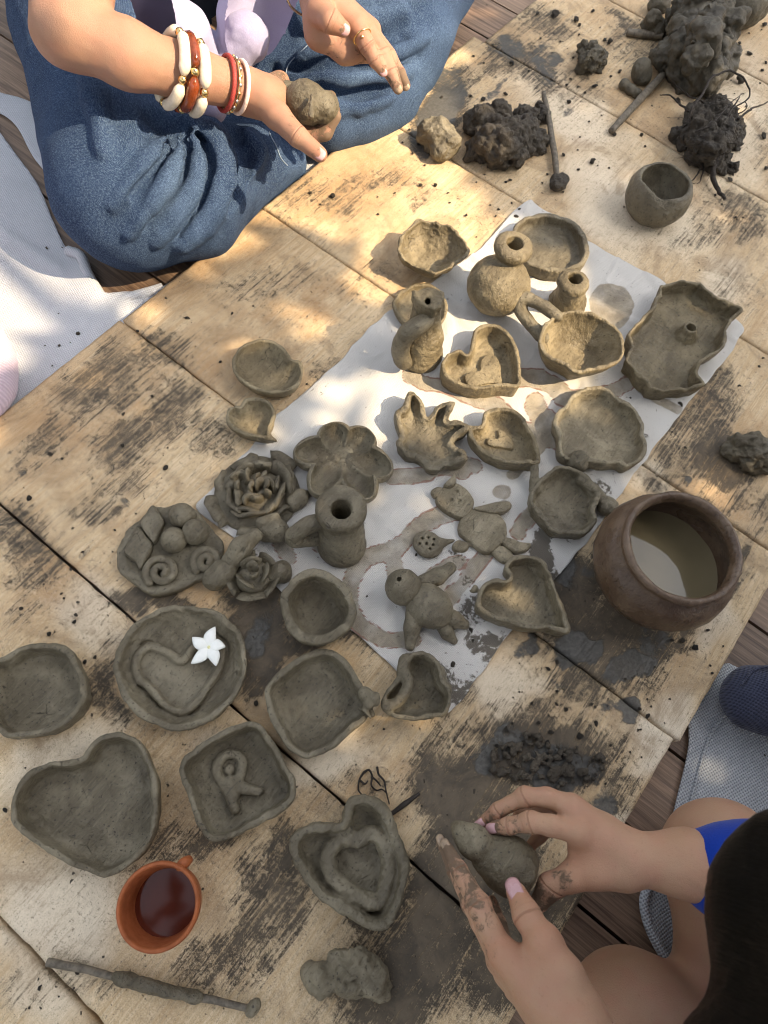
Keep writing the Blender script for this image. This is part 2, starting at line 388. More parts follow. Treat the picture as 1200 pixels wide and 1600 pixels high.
def fabric_material(name, base, dark, per=.0016, rough=.9, stains=False, rot=0., rib=False, alt=None, soft=False):
    g = G(name); s = 2 * math.pi / per
    wv = g.n('ShaderNodeTexWave', {'Vector': g.map(rot=(0, 0, rot)), 'Scale': 1 / per / 3.0, 'Distortion': 1.2, 'Detail': 1, 'Detail Scale': 2}, bands_direction='X').outputs[1]
    wu = g.n('ShaderNodeTexWave', {'Vector': g.map(rot=(0, 0, rot)), 'Scale': 1 / per / 3.0, 'Distortion': 1.2, 'Detail': 1, 'Detail Scale': 2}, bands_direction='Y').outputs[1]
    h = wv if rib else g.math('ADD', wv, wu)
    if soft: h = g.noise(1.1 / per, None, 3, .7)
    n = g.noise(22, None, 4); f = g.noise(900, None, 2)
    c = g.mix(g.ss(h, 0., 1.4 if not rib else 1.0), dark, base); c = g.mix(g.math('MULTIPLY', g.ss(n, .4, .7), .3), c, alt or dark)
    c = g.mix(g.math('MULTIPLY', g.ss(f, .5, .75), .25), c, dark)
    if stains:
        mud, ring, edge, _ = g.attr(); nn = g.noise(60, None, 5, .65, .5); n2 = g.noise(300, None, 4, .7)
        r = g.math('MULTIPLY', g.ss(g.math('MULTIPLY_ADD', g.math('SUBTRACT', nn, .5), .8, ring), .22, .74), g.ss(g.noise(24, None, 4, .6), .25, .6, .55, 1.0))
        c = g.mix(g.math('MULTIPLY', r, .92), c, g.mix(g.ss(nn, .35, .7), (.20, .165, .115), (.34, .29, .21)))
        e = g.ss(g.math('MULTIPLY_ADD', g.math('SUBTRACT', n2, .5), .8, edge), .35, .6)
        c = g.mix(g.math('MULTIPLY', e, .7), c, (.20, .075, .045))
        m = g.ss(g.math('MULTIPLY_ADD', g.math('SUBTRACT', n2, .5), 1.2, g.math('MULTIPLY_ADD', g.math('SUBTRACT', nn, .5), 1.3, mud)), .40, .60)
        c = g.mix(g.math('MULTIPLY', m, .9), c, (.085, .07, .05))
        sp = g.ss(g.noise(230, None, 2, .5), .70, .74); c = g.mix(g.math('MULTIPLY', sp, .55), c, (.10, .085, .06))
    g.color(c); g.rough(rough); g.spec(.1)
    g.set(g.b.inputs['Sheen Weight'], .15)
    g.nrm(g.bump(g.math('MULTIPLY_ADD', n, .6, h), per * .35, .5)); return g.m
CLOTH = fabric_material('white_cotton', (.62, .595, .55), (.47, .445, .405), .0014, stains=True)
MATW = fabric_material('white_woven_mat', (.52, .53, .56), (.37, .38, .41), .0026, rot=.35)
MATG = fabric_material('grey_woven_mat', (.46, .475, .49), (.20, .21, .225), .0028, rot=.45)
LILAC = fabric_material('lilac_jersey', (.43, .405, .56), (.33, .31, .45), .0012, soft=True)
LILACR = fabric_material('lilac_ribbing', (.40, .375, .52), (.29, .27, .40), .0022, soft=True)
PINK = fabric_material('pink_ribbed_cotton', (.60, .49, .57), (.50, .40, .48), .0030, rib=True, rot=.4)
NAVY = fabric_material('navy_knit', (.055, .06, .095), (.018, .02, .035), .0026, alt=(.075, .08, .11))
BLUE = fabric_material('royal_blue_knit', (.008, .055, .42), (.004, .025, .22), .0018, soft=True)
DARKTOP = fabric_material('dark_cotton', (.02, .024, .035), (.01, .012, .018), .0016, soft=True)
SHORTS = fabric_material('grey_cotton', (.12, .12, .13), (.05, .05, .055), .002, soft=True)

def denim_material():
    g = G('blue_denim'); wear, _, _, _ = g.attr('wear')
    tw = g.n('ShaderNodeTexWave', {'Vector': g.map(rot=(.3, .4, .5)), 'Scale': 330, 'Distortion': 3, 'Detail': 2, 'Detail Scale': 3}, bands_direction='DIAGONAL').outputs[1]
    f = g.noise(1, g.map((420, 1250, 600), (0, .2, .6)), 4, .8); n = g.noise(14, None, 4, .6); f2 = g.noise(420, None, 4, .7)
    c = g.mix(g.ss(n, .3, .7), (.012, .026, .062), (.026, .050, .106)); c = g.mix(g.ss(f, .44, .66), c, (.125, .18, .265))
    c = g.mix(g.math('MULTIPLY', g.ss(f2, .42, .7), .55), c, (.010, .022, .062)); c = g.mix(g.math('MULTIPLY', g.ss(tw, .4, 1.), .22), c, (.014, .03, .085))
    c = g.mix(g.math('MULTIPLY', wear, g.ss(f, .3, .7, .25, .8)), c, (.20, .30, .44))
    g.color(c); g.rough(.85); g.spec(.12); g.nrm(g.bump(g.math('MULTIPLY_ADD', f, .8, g.math('ADD', tw, f2)), .0007, .7)); return g.m
DENIM = denim_material()

def skin_material(name, base, red):
    g = G(name); mud, pk, axc, axm = g.attr()
    n = g.noise(45, None, 5, .6); f = g.noise(700, None, 4, .65); b = g.noise(110, None, 5, .7, .5); n2 = g.noise(18, None, 3)
    c = g.mix(g.math('MULTIPLY', g.ss(n, .35, .7), .55), base, red); c = g.mix(g.math('MULTIPLY', g.ss(n2, .4, .7), .25), c, (base[0] * .78, base[1] * .72, base[2] * .66))
    c = g.mix(g.math('MULTIPLY', pk, .6), c, (base[0] * .95, base[1] * .66, base[2] * .58))
    m = g.ss(g.math('MULTIPLY_ADD', g.math('SUBTRACT', b, .5), 1.6, mud), .42, .66)
    c = g.mix(g.math('MULTIPLY', m, .82), c, g.mix(g.ss(n, .3, .7), (.075, .055, .035), (.17, .125, .08)))
    ln = g.math('MULTIPLY', g.ss(g.math('SINE', g.math('MULTIPLY_ADD', g.math('SUBTRACT', n, .5), 3.0, g.math('MULTIPLY', axc, 31.0))), .45, 1.0), axm)
    c = g.mix(g.math('MULTIPLY', ln, .45), c, (base[0] * .5, base[1] * .38, base[2] * .34))
    fr = g.ss(g.noise(330, None, 2), .62, .72); c = g.mix(g.math('MULTIPLY', fr, .22), c, (base[0] * .6, base[1] * .5, base[2] * .45))
    g.color(c); g.rough(g.ss(m, 0, 1, .46, .75)); g.spec(.4)
    g.set(g.b.inputs['Subsurface Weight'], .18); g.set(g.b.inputs['Subsurface Radius'], (.8, .3, .15)); g.set(g.b.inputs['Subsurface Scale'], .006)
    wr = g.n('ShaderNodeTexVoronoi', {'Vector': g.obj, 'Scale': 900}, feature='DISTANCE_TO_EDGE').outputs[0]
    g.nrm(g.bump(g.math('MULTIPLY_ADD', ln, -1.6, g.math('MULTIPLY_ADD', m, 1.2, g.math('MULTIPLY_ADD', g.ss(wr, 0, .1), .25, g.math('MULTIPLY_ADD', n, .9, g.math('MULTIPLY', f, 1.3))))), .0006, .7)); return g.m
SKIN_W = skin_material('tan_skin', (.38, .212, .135), (.40, .190, .125))
SKIN_C = skin_material('fair_skin', (.47, .280, .172), (.48, .235, .155))

def plain(name, col, rough=.5, metal=0., var=.25, scale=120, bump=.0004, spec=.5, trans=0., ior=1.45, stretch=(1, 1, 1)):
    g = G(name); n = g.noise(scale, g.map(stretch), 4, .6); n2 = g.noise(scale * 5, g.map(stretch), 3)
    d = tuple(x * (1 - var) for x in col); c = g.mix(g.ss(n, .35, .68), col, d); c = g.mix(g.math('MULTIPLY', g.ss(n2, .5, .75), var), c, tuple(x * .5 for x in col))
    g.color(c); g.rough(g.ss(n, .3, .7, rough * .85, min(1, rough * 1.15))); g.spec(spec); g.set(g.b.inputs['Metallic'], metal)
    if trans: g.set(g.b.inputs['Transmission Weight'], trans); g.set(g.b.inputs['IOR'], ior)
    if bump: g.nrm(g.bump(g.math('MULTIPLY_ADD', n2, .4, n), bump, .6))
    return g.m
TERRA = plain('terracotta', (.36, .105, .035), .6, var=.28, scale=70, bump=.0005, spec=.3)
TEA = plain('black_tea', (.11, .022, .010), .06, var=.1, scale=10, bump=.0, spec=.30)
POND = plain('muddy_water', (.25, .20, .11), .03, var=.15, scale=8, bump=.0, spec=.6)
IVORY = plain('ivory_resin', (.78, .68, .52), .18, var=.22, scale=60, bump=.0001, stretch=(1, 4, 1))
AMBER = plain('amber_resin', (.22, .045, .012), .12, var=.6, scale=90, bump=.0001)
GOLD = plain('gold_metal', (.80, .58, .26), .2, 1., .15, bump=.0001)
SILVER = plain('silver_metal', (.62, .60, .56), .28, 1., .3, bump=.0002)
STITCH = plain('pale_stitching', (.30, .38, .48), .8, var=.5, scale=500)
REDT = plain('red_cord', (.42, .05, .04), .7, var=.4, scale=600)
PINKB = plain('pale_pink_elastic', (.80, .60, .52), .8, var=.15, scale=300)
NAIL = plain('fingernail', (.62, .36, .36), .25, var=.18, scale=80, bump=.0001)
NAILM = plain('muddy_fingernail', (.42, .30, .20), .45, var=.5, scale=160, bump=.0002)
PETAL = plain('white_petal', (.86, .86, .80), .5, var=.06, scale=90, bump=.0002)
YEL = plain('pale_yellow_throat', (.80, .76, .40), .5, var=.1)
STICK = plain('muddy_stick', (.165, .135, .095), .6, var=.5, scale=220, bump=.0012, stretch=(1, 1, .3))
ROOT = plain('dark_root', (.030, .021, .014), .8, var=.5, scale=260, bump=.001)
def hair_material():
    g = G('black_hair'); a = g.noise(1, g.map((40, 900, 60), (0, .3, .5)), 4, .65, .3)
    g.color(g.mix(g.ss(a, .45, .75), (.0015, .0015, .0015), (.005, .0042, .004))); g.rough(.33); g.spec(.10); g.nrm(g.bump(a, .002, .5)); return g.m
HAIR = hair_material()
LEAF = plain('green_leaf', (.065, .115, .035), .5, var=.4, scale=14)
BARK = plain('brown_bark', (.14, .10, .07), .9, var=.5, scale=20, bump=.01)
# ---------------------------------------------------------------- setting: deck, boards, mats, cloth, shade tree
def blobs(px, py, lst):
    r = np.zeros_like(px); Q = np.stack([px, py, 0 * px], 1); px = px + 26 * fbm(Q, .018, 3, 41); py = py + 26 * fbm(Q, .018, 3, 47)
    for cx, cy, rx, ry, ang, st in lst:
        a = math.radians(ang); dx = px - cx; dy = py - cy
        u = (dx * math.cos(a) + dy * math.sin(a)) / rx; v = (-dx * math.sin(a) + dy * math.cos(a)) / ry
        q = np.sqrt(u * u + v * v); t = np.clip((1.15 - q) / .8, 0, 1); r = np.maximum(r, st * t * t * (3 - 2 * t)) if st > 0 else r + st * t * t * (3 - 2 * t)
    return r
MUD = [(880, 900, 80, 110, 20, 1.0), (930, 985, 110, 62, -12, .95), (1000, 1010, 90, 45, -20, .8), (930, 1050, 120, 60, -20, .72), (860, 860, 40, 60, 0, .9),
       (845, 1170, 130, 100, 10, .95), (760, 1150, 80, 70, -40, .62), (720, 1230, 120, 90, 0, .95), (760, 1340, 130, 110, 40, 1.0), (690, 1400, 120, 110, -50, .95),
       (640, 1520, 170, 120, -50, .9), (780, 1480, 130, 90, -60, .95), (860, 1420, 80, 60, -50, .8), (450, 1350, 110, 60, -45, .75), (340, 1310, 90, 45, -30, .72), (260, 1330, 80, 40, -40, .55),
       (420, 1450, 150, 60, -45, .62), (340, 1500, 120, 45, -30, .55), (540, 1240, 90, 60, -30, .30), (400, 960, 70, 80, 20, 1.0), (420, 1010, 50, 60, 0, 1.0), (390, 1060, 30, 40, 0, .7), (230, 940, 90, 28, 10, .85),
       (170, 1080, 35, 90, -10, .7), (165, 1010, 30, 25, 0, .4), (150, 600, 110, 55, -35, .60), (230, 660, 150, 50, -35, .62), (180, 740, 100, 45, -35, .45), (60, 690, 70, 40, -35, .5), (260, 560, 80, 40, -30, .55), (300, 640, 60, 35, -30, .6), (330, 680, 60, 45, -30, .45), (180, 590, 50, 30, 0, .5),
       (20, 830, 50, 70, -45, .62), (60, 880, 60, 35, -45, .5), (120, 790, 50, 20, -30, .45), (150, 800, 30, 15, 0, .6), (50, 960, 70, 30, -35, .35),
       (560, 290, 110, 42, -15, .5), (480, 300, 90, 30, -30, .35), (660, 300, 50, 40, 0, .35), (420, 430, 110, 25, -20, .35), (560, 440, 70, 30, -25, .35), (520, 570, 70, 35, -35, .38),
       (700, 170, 80, 60, -30, .8), (820, 100, 80, 50, 20, .65), (860, 40, 70, 40, 20, .6), (970, 20, 50, 20, 30, .7), (740, 120, 50, 30, -30, .5), (1000, 60, 60, 60, 0, .4), (900, 130, 60, 40, 0, .35),
       (1080, 350, 70, 45, -35, .52), (1030, 285, 40, 25, 0, .7), (1160, 330, 40, 40, -30, .6), (1190, 220, 30, 60, 0, .3), (1160, 450, 50, 60, 0, .3),
       (1100, 640, 90, 60, -45, .62), (1140, 720, 90, 60, 10, .85), (1060, 720, 50, 45, -40, .5), (1040, 760, 45, 20, 30, .45), (1180, 800, 50, 50, 0, .4), (1160, 880, 30, 50, 0, .55), (1110, 800, 60, 30, 30, .45), (1080, 1000, 30, 16, 0, .7),
       (700, 1060, 50, 60, -50, .45), (770, 960, 40, 40, 0, .65), (640, 1210, 80, 30, -40, .35), (900, 1180, 90, 60, -10, .7), (960, 1230, 60, 50, -50, .55), (990, 1060, 80, 45, -30, .5),
       (20, 1560, 60, 40, -40, .3), (90, 1500, 30, 40, 0, .35), (130, 1540, 80, 18, 15, .4), (310, 1100, 40, 30, 0, .4), (580, 1490, 60, 60, 0, .7), (480, 1000, 60, 30, 0, .9), (570, 1000, 40, 30, 0, .6), (600, 1430, 60, 50, 0, .8),
       (1000, 330, 130, 60, 0, -.25), (480, 1180, 90, 50, 0, -.3), (330, 1420, 30, 30, 0, -.2), (80, 1180, 120, 60, -30, -.25), (120, 1420, 120, 60, -40, -.3), (930, 300, 90, 60, 0, -.25), (1030, 1150, 60, 40, -45, -.35)]
WET = [(700, 160, 62, 48, -35, .8), (660, 215, 34, 38, 0, .6), (790, 75, 55, 30, 25, .55), (850, 95, 50, 30, 30, .6), (905, 1015, 52, 34, -15, .85), (985, 1045, 55, 30, -30, .75), (990, 1110, 30, 18, 0, .8), (1010, 1000, 50, 25, -10, .6),
       (800, 1150, 70, 55, -20, .62), (870, 1200, 90, 60, 10, .72), (760, 1180, 45, 55, -10, .7), (930, 1260, 20, 60, 0, .6), (820, 1000, 30, 18, 0, .7), (955, 1100, 40, 16, 30, .6), (880, 870, 50, 60, 0, .7), (400, 990, 30, 50, 0, .55), (870, 1060, 40, 20, 0, .6),
       (820, 980, 22, 14, 0, .6), (1080, 750, 14, 8, 0, .8), (790, 148, 22, 14, 10, .6), (900, 165, 26, 12, -30, .55), (175, 790, 16, 14, 0, .6), (150, 850, 60, 20, -35, .4), (20, 700, 50, 30, 0, .35)]
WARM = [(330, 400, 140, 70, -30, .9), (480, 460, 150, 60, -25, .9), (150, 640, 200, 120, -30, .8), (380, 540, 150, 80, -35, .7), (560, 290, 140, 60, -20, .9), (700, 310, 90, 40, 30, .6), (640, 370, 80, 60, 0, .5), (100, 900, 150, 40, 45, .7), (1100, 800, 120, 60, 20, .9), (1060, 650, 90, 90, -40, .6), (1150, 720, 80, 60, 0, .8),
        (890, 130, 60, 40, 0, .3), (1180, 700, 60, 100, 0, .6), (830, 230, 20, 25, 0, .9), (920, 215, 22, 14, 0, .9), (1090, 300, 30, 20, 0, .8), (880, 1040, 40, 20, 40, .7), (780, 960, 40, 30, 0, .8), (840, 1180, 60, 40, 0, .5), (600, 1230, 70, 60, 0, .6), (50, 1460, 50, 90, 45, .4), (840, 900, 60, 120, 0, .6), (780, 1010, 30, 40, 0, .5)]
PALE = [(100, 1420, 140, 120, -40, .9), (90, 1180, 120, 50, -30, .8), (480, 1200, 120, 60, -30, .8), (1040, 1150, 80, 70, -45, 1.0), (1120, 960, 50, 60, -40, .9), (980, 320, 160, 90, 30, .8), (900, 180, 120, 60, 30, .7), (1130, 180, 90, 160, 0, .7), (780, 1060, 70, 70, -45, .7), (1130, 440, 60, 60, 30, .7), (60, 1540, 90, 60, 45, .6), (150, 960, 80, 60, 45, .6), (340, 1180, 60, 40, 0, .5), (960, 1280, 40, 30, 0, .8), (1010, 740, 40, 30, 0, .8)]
BW = .2457; Y0 = .0245          # joint between the two lowest full boards and the ones beyond, spacing from the photograph
def build_boards():
    L4 = at(209, 970)[1]; ys = [L4 - 2 * BW, L4 - BW, L4, L4 + BW, L4 + 2 * BW, L4 + 3 * BW, L4 + 4 * BW, L4 + 4.97 * BW, L4 + 5.95 * BW]
    xl = [at(0, 655)[0] - .004] * 3 + [at(193, 500)[0] - .001, at(300, 412)[0], at(407, 322)[0] + .000, at(700, 106)[0] + .004, at(840, 0)[0]]
    xr = [at(870, 1470)[0]] * 2 + [at(917, 1390)[0], at(1040, 1196)[0], at(1182, 963)[0], at(1182, 963)[0], at(1182, 963)[0], at(1182, 963)[0]]
    labels = ['pale plywood board across the bottom left corner of the picture', 'plywood board streaked with mud under the terracotta cup and wrinkled clay lump',
              'plywood board with the two big heart dishes on it', 'plywood board with brown muddy streaks reaching from the pink knee to the pot',
              'sunlit tan plywood board beside the jeans, under the smooth oval bowl', 'plywood board touching the jeans hem, under the rough pinch bowl',
              'pale plywood board under the crumbly soil mound and egg shaped cup', 'muddy plywood board at the top under the largest clay heap']
    for i in range(8):
        g = .0013 if i != 0 else .003
        x0, x1, y0, y1 = xl[i], xr[i], ys[i] + g, ys[i + 1] - g; n = .004
        nx, ny = int((x1 - x0) / n) + 1, int((y1 - y0) / n) + 1
        X, Y = np.meshgrid(np.linspace(x0, x1, nx), np.linspace(y0, y1, ny), indexing='ij')
        Z = np.zeros_like(X) - np.where((Y < y0 + .0016) | (Y > y1 - .0016) | (X < x0 + 1e-6) | (X > x1 - 1e-6), .0009, 0)
        Q = np.stack([X, Y, Z + i], -1); ch = .0008 * fbm(Q, 90, 3, 71); ch2 = .0006 * fbm(Q, 90, 3, 77)
        Y = np.where(Y < y0 + 1e-6, Y + np.maximum(ch, -.0004), np.where(Y > y1 - 1e-6, Y - np.maximum(ch, -.0004), Y)); X = np.where(X < x0 + 1e-6, X + np.maximum(ch2, -.001), np.where(X > x1 - 1e-6, X - np.maximum(ch2, -.001), X))
        if i == 5:
            c = at(612, 195); cut = np.clip(1 - (X - x0) / .05, 0, 1) * np.clip(1 - (y1 - Y) / .05, 0, 1); X = X + .0 * cut
        V = np.stack([X.ravel(), Y.ravel(), Z.ravel()], 1); idx = np.arange(nx * ny).reshape(nx, ny)
        F = np.stack([idx[:-1, :-1].ravel(), idx[1:, :-1].ravel(), idx[1:, 1:].ravel(), idx[:-1, 1:].ravel()], 1)
        ring = np.concatenate([idx[:, 0], idx[-1, 1:], idx[-2::-1, -1], idx[0, -2:0:-1]]); W = V[ring].copy(); W[:, 2] = -.0296
        b0 = len(V); m = len(ring); k = np.arange(m)
        Fs = np.stack([ring, b0 + k, b0 + (k + 1) % m, ring[(k + 1) % m]], 1)
        V = np.vstack([V, W]); F = np.vstack([F, Fs])
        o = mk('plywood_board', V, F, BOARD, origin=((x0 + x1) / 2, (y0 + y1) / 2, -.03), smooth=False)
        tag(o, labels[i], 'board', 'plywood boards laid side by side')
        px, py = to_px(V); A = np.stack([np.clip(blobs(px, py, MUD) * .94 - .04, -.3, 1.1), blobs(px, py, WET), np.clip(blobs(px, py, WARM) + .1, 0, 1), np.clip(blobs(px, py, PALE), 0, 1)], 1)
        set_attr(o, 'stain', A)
build_boards()
def knot(px, py, r):
    c = at(px, py, .0006); return c
def build_deck():
    fl = mk('floor', *box((-2.4, -1.4, -.09), (1.9, 2.9, -.056)), DECK, origin=(0, 0, -.09), smooth=False, col=.25); tag(fl, kind='structure')
    w = .088; me = None; y = -1.4; i = 0; rnd = random.Random(5)
    me = mesh_data('plank', *box((-2.15, 0, -.025), (2.15, w - .0035, 0)), DECK, False)
    while y < 2.85:
        o = bpy.data.objects.new('plank', me); COL.objects.link(o); o.parent = fl; o.location = (-.25 + rnd.uniform(-.02, .02), y, -.0302 + .09 - rnd.uniform(0, .0006)); v = rnd.uniform(.62, 1.1); o.color = (v, v * .98, v * .95, 1); y += w; i += 1
build_deck()

def hem(name, pts, r, mat, parent):
    V, F = tube(pts, r, 8); return mk(name, V, F, mat, parent)
def mat_sheet(name, pxpoly, z, mat, label, cat, res, zf, solid=.002):
    p = smooth_closed(wpts(pxpoly, z)[:, :2], 120); V, F = sheet_mesh(p, res, zf)
    c = V.mean(0); o = mk(name, V, F, mat, origin=(c[0], c[1], z)); tag(o, label, cat)
    md = o.modifiers.new('thick', 'SOLIDIFY'); md.thickness = solid; md.offset = -1
    return o, p
# white woven mat, left
def zA(V):
    px, py = to_px(V); z = np.full(len(V), -.0262) + .0022 * fbm(V, 9, 3, 3) + .0006 * fbm(V, 40, 2, 5)
    d = np.hypot((px - 150) / 60, (py - 430) / 50); z += .016 * np.exp(-d * d * 1.2)
    u = ((px - 40) * .55 + (py - 370) * -.83); z += .0035 * np.exp(-(u / 8.) ** 2) * ((px < 90) & (py > 280))
    x = V[:, 0]; z = np.where(x > at(193, 500)[0] - .0, np.minimum(z, -.032), z)
    return np.maximum(z, -.0292) if False else z
mA, pA = mat_sheet('white_mat', [(-120, 130), (-20, 178), (0, 207), (30, 248), (60, 290), (85, 350), (106, 392), (124, 398), (133, 425), (150, 452), (168, 470), (200, 465), (250, 452), (300, 425), (330, 460), (170, 560), (20, 690), (-160, 820), (-320, 600)], -.027, MATW,
                   'white woven mat on the deck left of the boards, one edge rolled up', 'mat', .005, zA)
hem('rolled_edge', smooth_open([at(106, 392, -.021), at(126, 400, -.017), at(136, 425, -.016), at(150, 450, -.019), at(168, 470, -.021), at(205, 464, -.021), at(255, 450, -.022)], 40), .0065, MATW, mA)
mB, _ = mat_sheet('white_mat', [(-60, 132), (10, 146), (50, 160), (120, 200), (140, 330), (60, 255), (22, 192), (-20, 168), (-80, 160)], -.026, MATW, 'small corner of white cloth poking out behind the jeans at the left edge', 'mat', .005,
                  lambda V: -.0272 + .0015 * fbm(V, 14, 2, 9))
mC, _ = mat_sheet('white_mat', [(440, 225), (500, 200), (560, 225), (500, 275), (430, 330), (400, 330), (420, 280)], -.027, MATW, 'scrap of white mat showing between the trouser hems and the board corner', 'mat', .005,
                  lambda V: np.where(V[:, 0] > at(300, 412)[0] + .004, -.0315, -.0275) + .0012 * fbm(V, 14, 2, 9))
def zG(V):
    px, py = to_px(V); z = np.full(len(V), -.0255) + .0012 * fbm(V, 10, 3, 4)
    d = np.hypot((px - 1030) / 26, (py - 1480) / 50); z += .010 * np.exp(-d * d); x = V[:, 0]
    return np.where(x < at(1040, 1196)[0] + .004, -.0312, z)
mG, _ = mat_sheet('grey_mat', [(1128, 1040), (1150, 1042), (1175, 1050), (1200, 1075), (1260, 1050), (1420, 1000), (1700, 1300), (1500, 1700), (1200, 1750), (1080, 1640), (1062, 1560), (1048, 1515), (1025, 1478), (1012, 1440), (1006, 1405), (1014, 1380), (1030, 1345), (1045, 1300), (1062, 1230), (1076, 1165), (1080, 1100)], -.0255, MATG,
                  'grey woven mat with a stitched border on the deck under the bare knees', 'mat', .004, zG)
hem('rolled_edge', smooth_open([at(1014, 1382, -.022), at(1006, 1408, -.02), at(1012, 1442, -.019), at(1028, 1478, -.018), at(1050, 1515, -.018), at(1064, 1560, -.02), at(1075, 1620, -.022)], 40), .0045, MATG, mG)
hem('border_seam', smooth_open([at(1162, 1085, -.0236), at(1110, 1150, -.0236), at(1085, 1230, -.0236), at(1066, 1300, -.0236), at(1030, 1385, -.0236)], 40), .0012, MATG, mG)

# white cotton cloth under the pieces
CLPX = [(818, 318), (850, 330), (930, 385), (1040, 445), (1150, 505), (1148, 540), (1110, 590), (1060, 650), (1000, 730), (930, 830), (880, 890), (820, 960), (760, 1040), (710, 1108), (690, 1112), (650, 1080), (600, 1030), (545, 985), (500, 950), (440, 925), (390, 860), (330, 815), (305, 792), (330, 770), (360, 735), (400, 690), (440, 645), (500, 595), (560, 535), (600, 495), (660, 455), (700, 425), (760, 380)]
RING = [([(716, 800), (690, 803), (660, 820), (632, 845), (606, 862), (575, 872), (553, 895), (545, 930), (552, 962), (572, 985), (605, 998), (645, 999)], 13), ([(628, 850), (616, 872), (620, 900), (634, 915)], 13), ([(762, 862), (740, 890), (715, 920), (690, 950)], 12), ([(668, 905), (690, 890), (715, 880)], 11),
        ([(612, 745), (650, 742), (692, 733), (720, 725), (742, 730)], 12), ([(805, 592), (835, 590), (862, 602), (885, 622), (905, 625)], 15), ([(838, 632), (842, 650), (860, 660)], 17), ([(818, 672), (845, 683), (872, 688)], 14), ([(905, 640), (940, 618), (980, 600)], 12), ([(560, 880), (500, 850)], 12),
        ([(640, 585), (665, 600), (700, 605), (790, 640)], 12), ([(690, 720), (724, 735)], 15), ([(955, 478), (957, 480)], 34), ([(780, 768), (788, 770)], 10), ([(788, 782), (792, 800)], 3), ([(445, 770), (430, 820), (450, 870)], 12), ([(855, 690), (800, 740), (825, 700)], 8), ([(835, 800), (810, 830)], 12), ([(1000, 610), (1060, 640)], 6)]
CMUD = [(735, 960, 40, 40, 0, .55), (750, 1000, 45, 40, 0, .7), (790, 940, 40, 30, 0, .8), (850, 850, 40, 70, 30, .85), (830, 890, 60, 40, 0, .7), (710, 1070, 40, 60, -50, .62), (700, 990, 22, 12, 0, .5), (880, 800, 60, 60, 0, .6), (760, 1080, 40, 60, -40, .7), (940, 760, 40, 40, 0, .5), (980, 700, 50, 30, -50, .35), (1010, 670, 50, 40, -45, .35), (870, 350, 70, 16, 35, .22), (820, 340, 20, 20, 0, .3), (340, 800, 30, 40, 0, .4), (400, 860, 50, 30, 0, .4), (720, 870, 30, 30, 0, .35), (745, 905, 18, 18, 0, .5), (1110, 560, 40, 30, -40, .35), (1130, 520, 30, 20, 0, .3), (520, 600, 40, 12, -40, .3), (490, 640, 40, 16, -30, .25), (540, 620, 16, 10, 0, .35), (900, 1000, 60, 60, 0, 1.)]
def build_cloth():
    p = wpts(CLPX, 0)[:, :2]; p = smooth_closed(p, 200); ang = np.arange(len(p)); p = p + .0024 * np.stack([vnoise(np.c_[p, 0 * ang], 60, 2), vnoise(np.c_[p, 0 * ang], 60, 8)], 1)
    def zf(V):
        px, py = to_px(V); z = .0020 + .0012 * np.clip(fbm(V, 16, 3, 11), -1, 1) + .0036 * np.clip(1 - np.abs(vnoise(V, 13, 31)) * 6, 0, 1) + .0022 * np.clip(1 - np.abs(vnoise(V, 27, 33)) * 6, 0, 1)
        w = np.exp(-(((px - 600) / 130) ** 2 + ((py - 600) / 90) ** 2)); z = z + w * .0042 * np.abs(fbm(V * [1, 1, 1], 22, 2, 21)) + .0012 * np.exp(-((((px - 530) * .5 - (py - 690) * .86)) / 14.) ** 2)
        return np.clip(z, .0009, .0042)
    V, F = sheet_mesh(p, .0026, zf)
    c = V.mean(0); o = mk('white_cloth', V, F, CLOTH, origin=(c[0], c[1], 0)); tag(o, 'stained white cotton cloth spread over the boards under the clay pieces', 'cloth')
    px, py = to_px(V); ring = np.zeros(len(V)); edge = np.zeros(len(V)); nn = fbm(V, 70, 3, 5) * 3.2
    for pts, w in RING:
        q = smooth_open(pts, 40) if len(pts) > 2 else np.array(pts, float); d = np.full(len(V), 1e9)
        for a, b in zip(q[:-1], q[1:]):
            e = b - a; L = max(1e-6, e @ e); t = np.clip(((px - a[0]) * e[0] + (py - a[1]) * e[1]) / L, 0, 1); d = np.minimum(d, np.hypot(px - a[0] - t * e[0], py - a[1] - t * e[1]))
        dd = d + nn - w; ring = np.maximum(ring, np.clip(.5 - dd / 5, 0, 1)); 
        if w > 10 and w < 30: edge = np.maximum(edge, np.exp(-(dd / 2.0) ** 2) * .75)
    edge *= (ring < .85)
    set_attr(o, 'stain', np.stack([blobs(px, py, CMUD), ring, edge], 1))
    md = o.modifiers.new('thick', 'SOLIDIFY'); md.thickness = .0008; md.offset = -1
build_cloth()

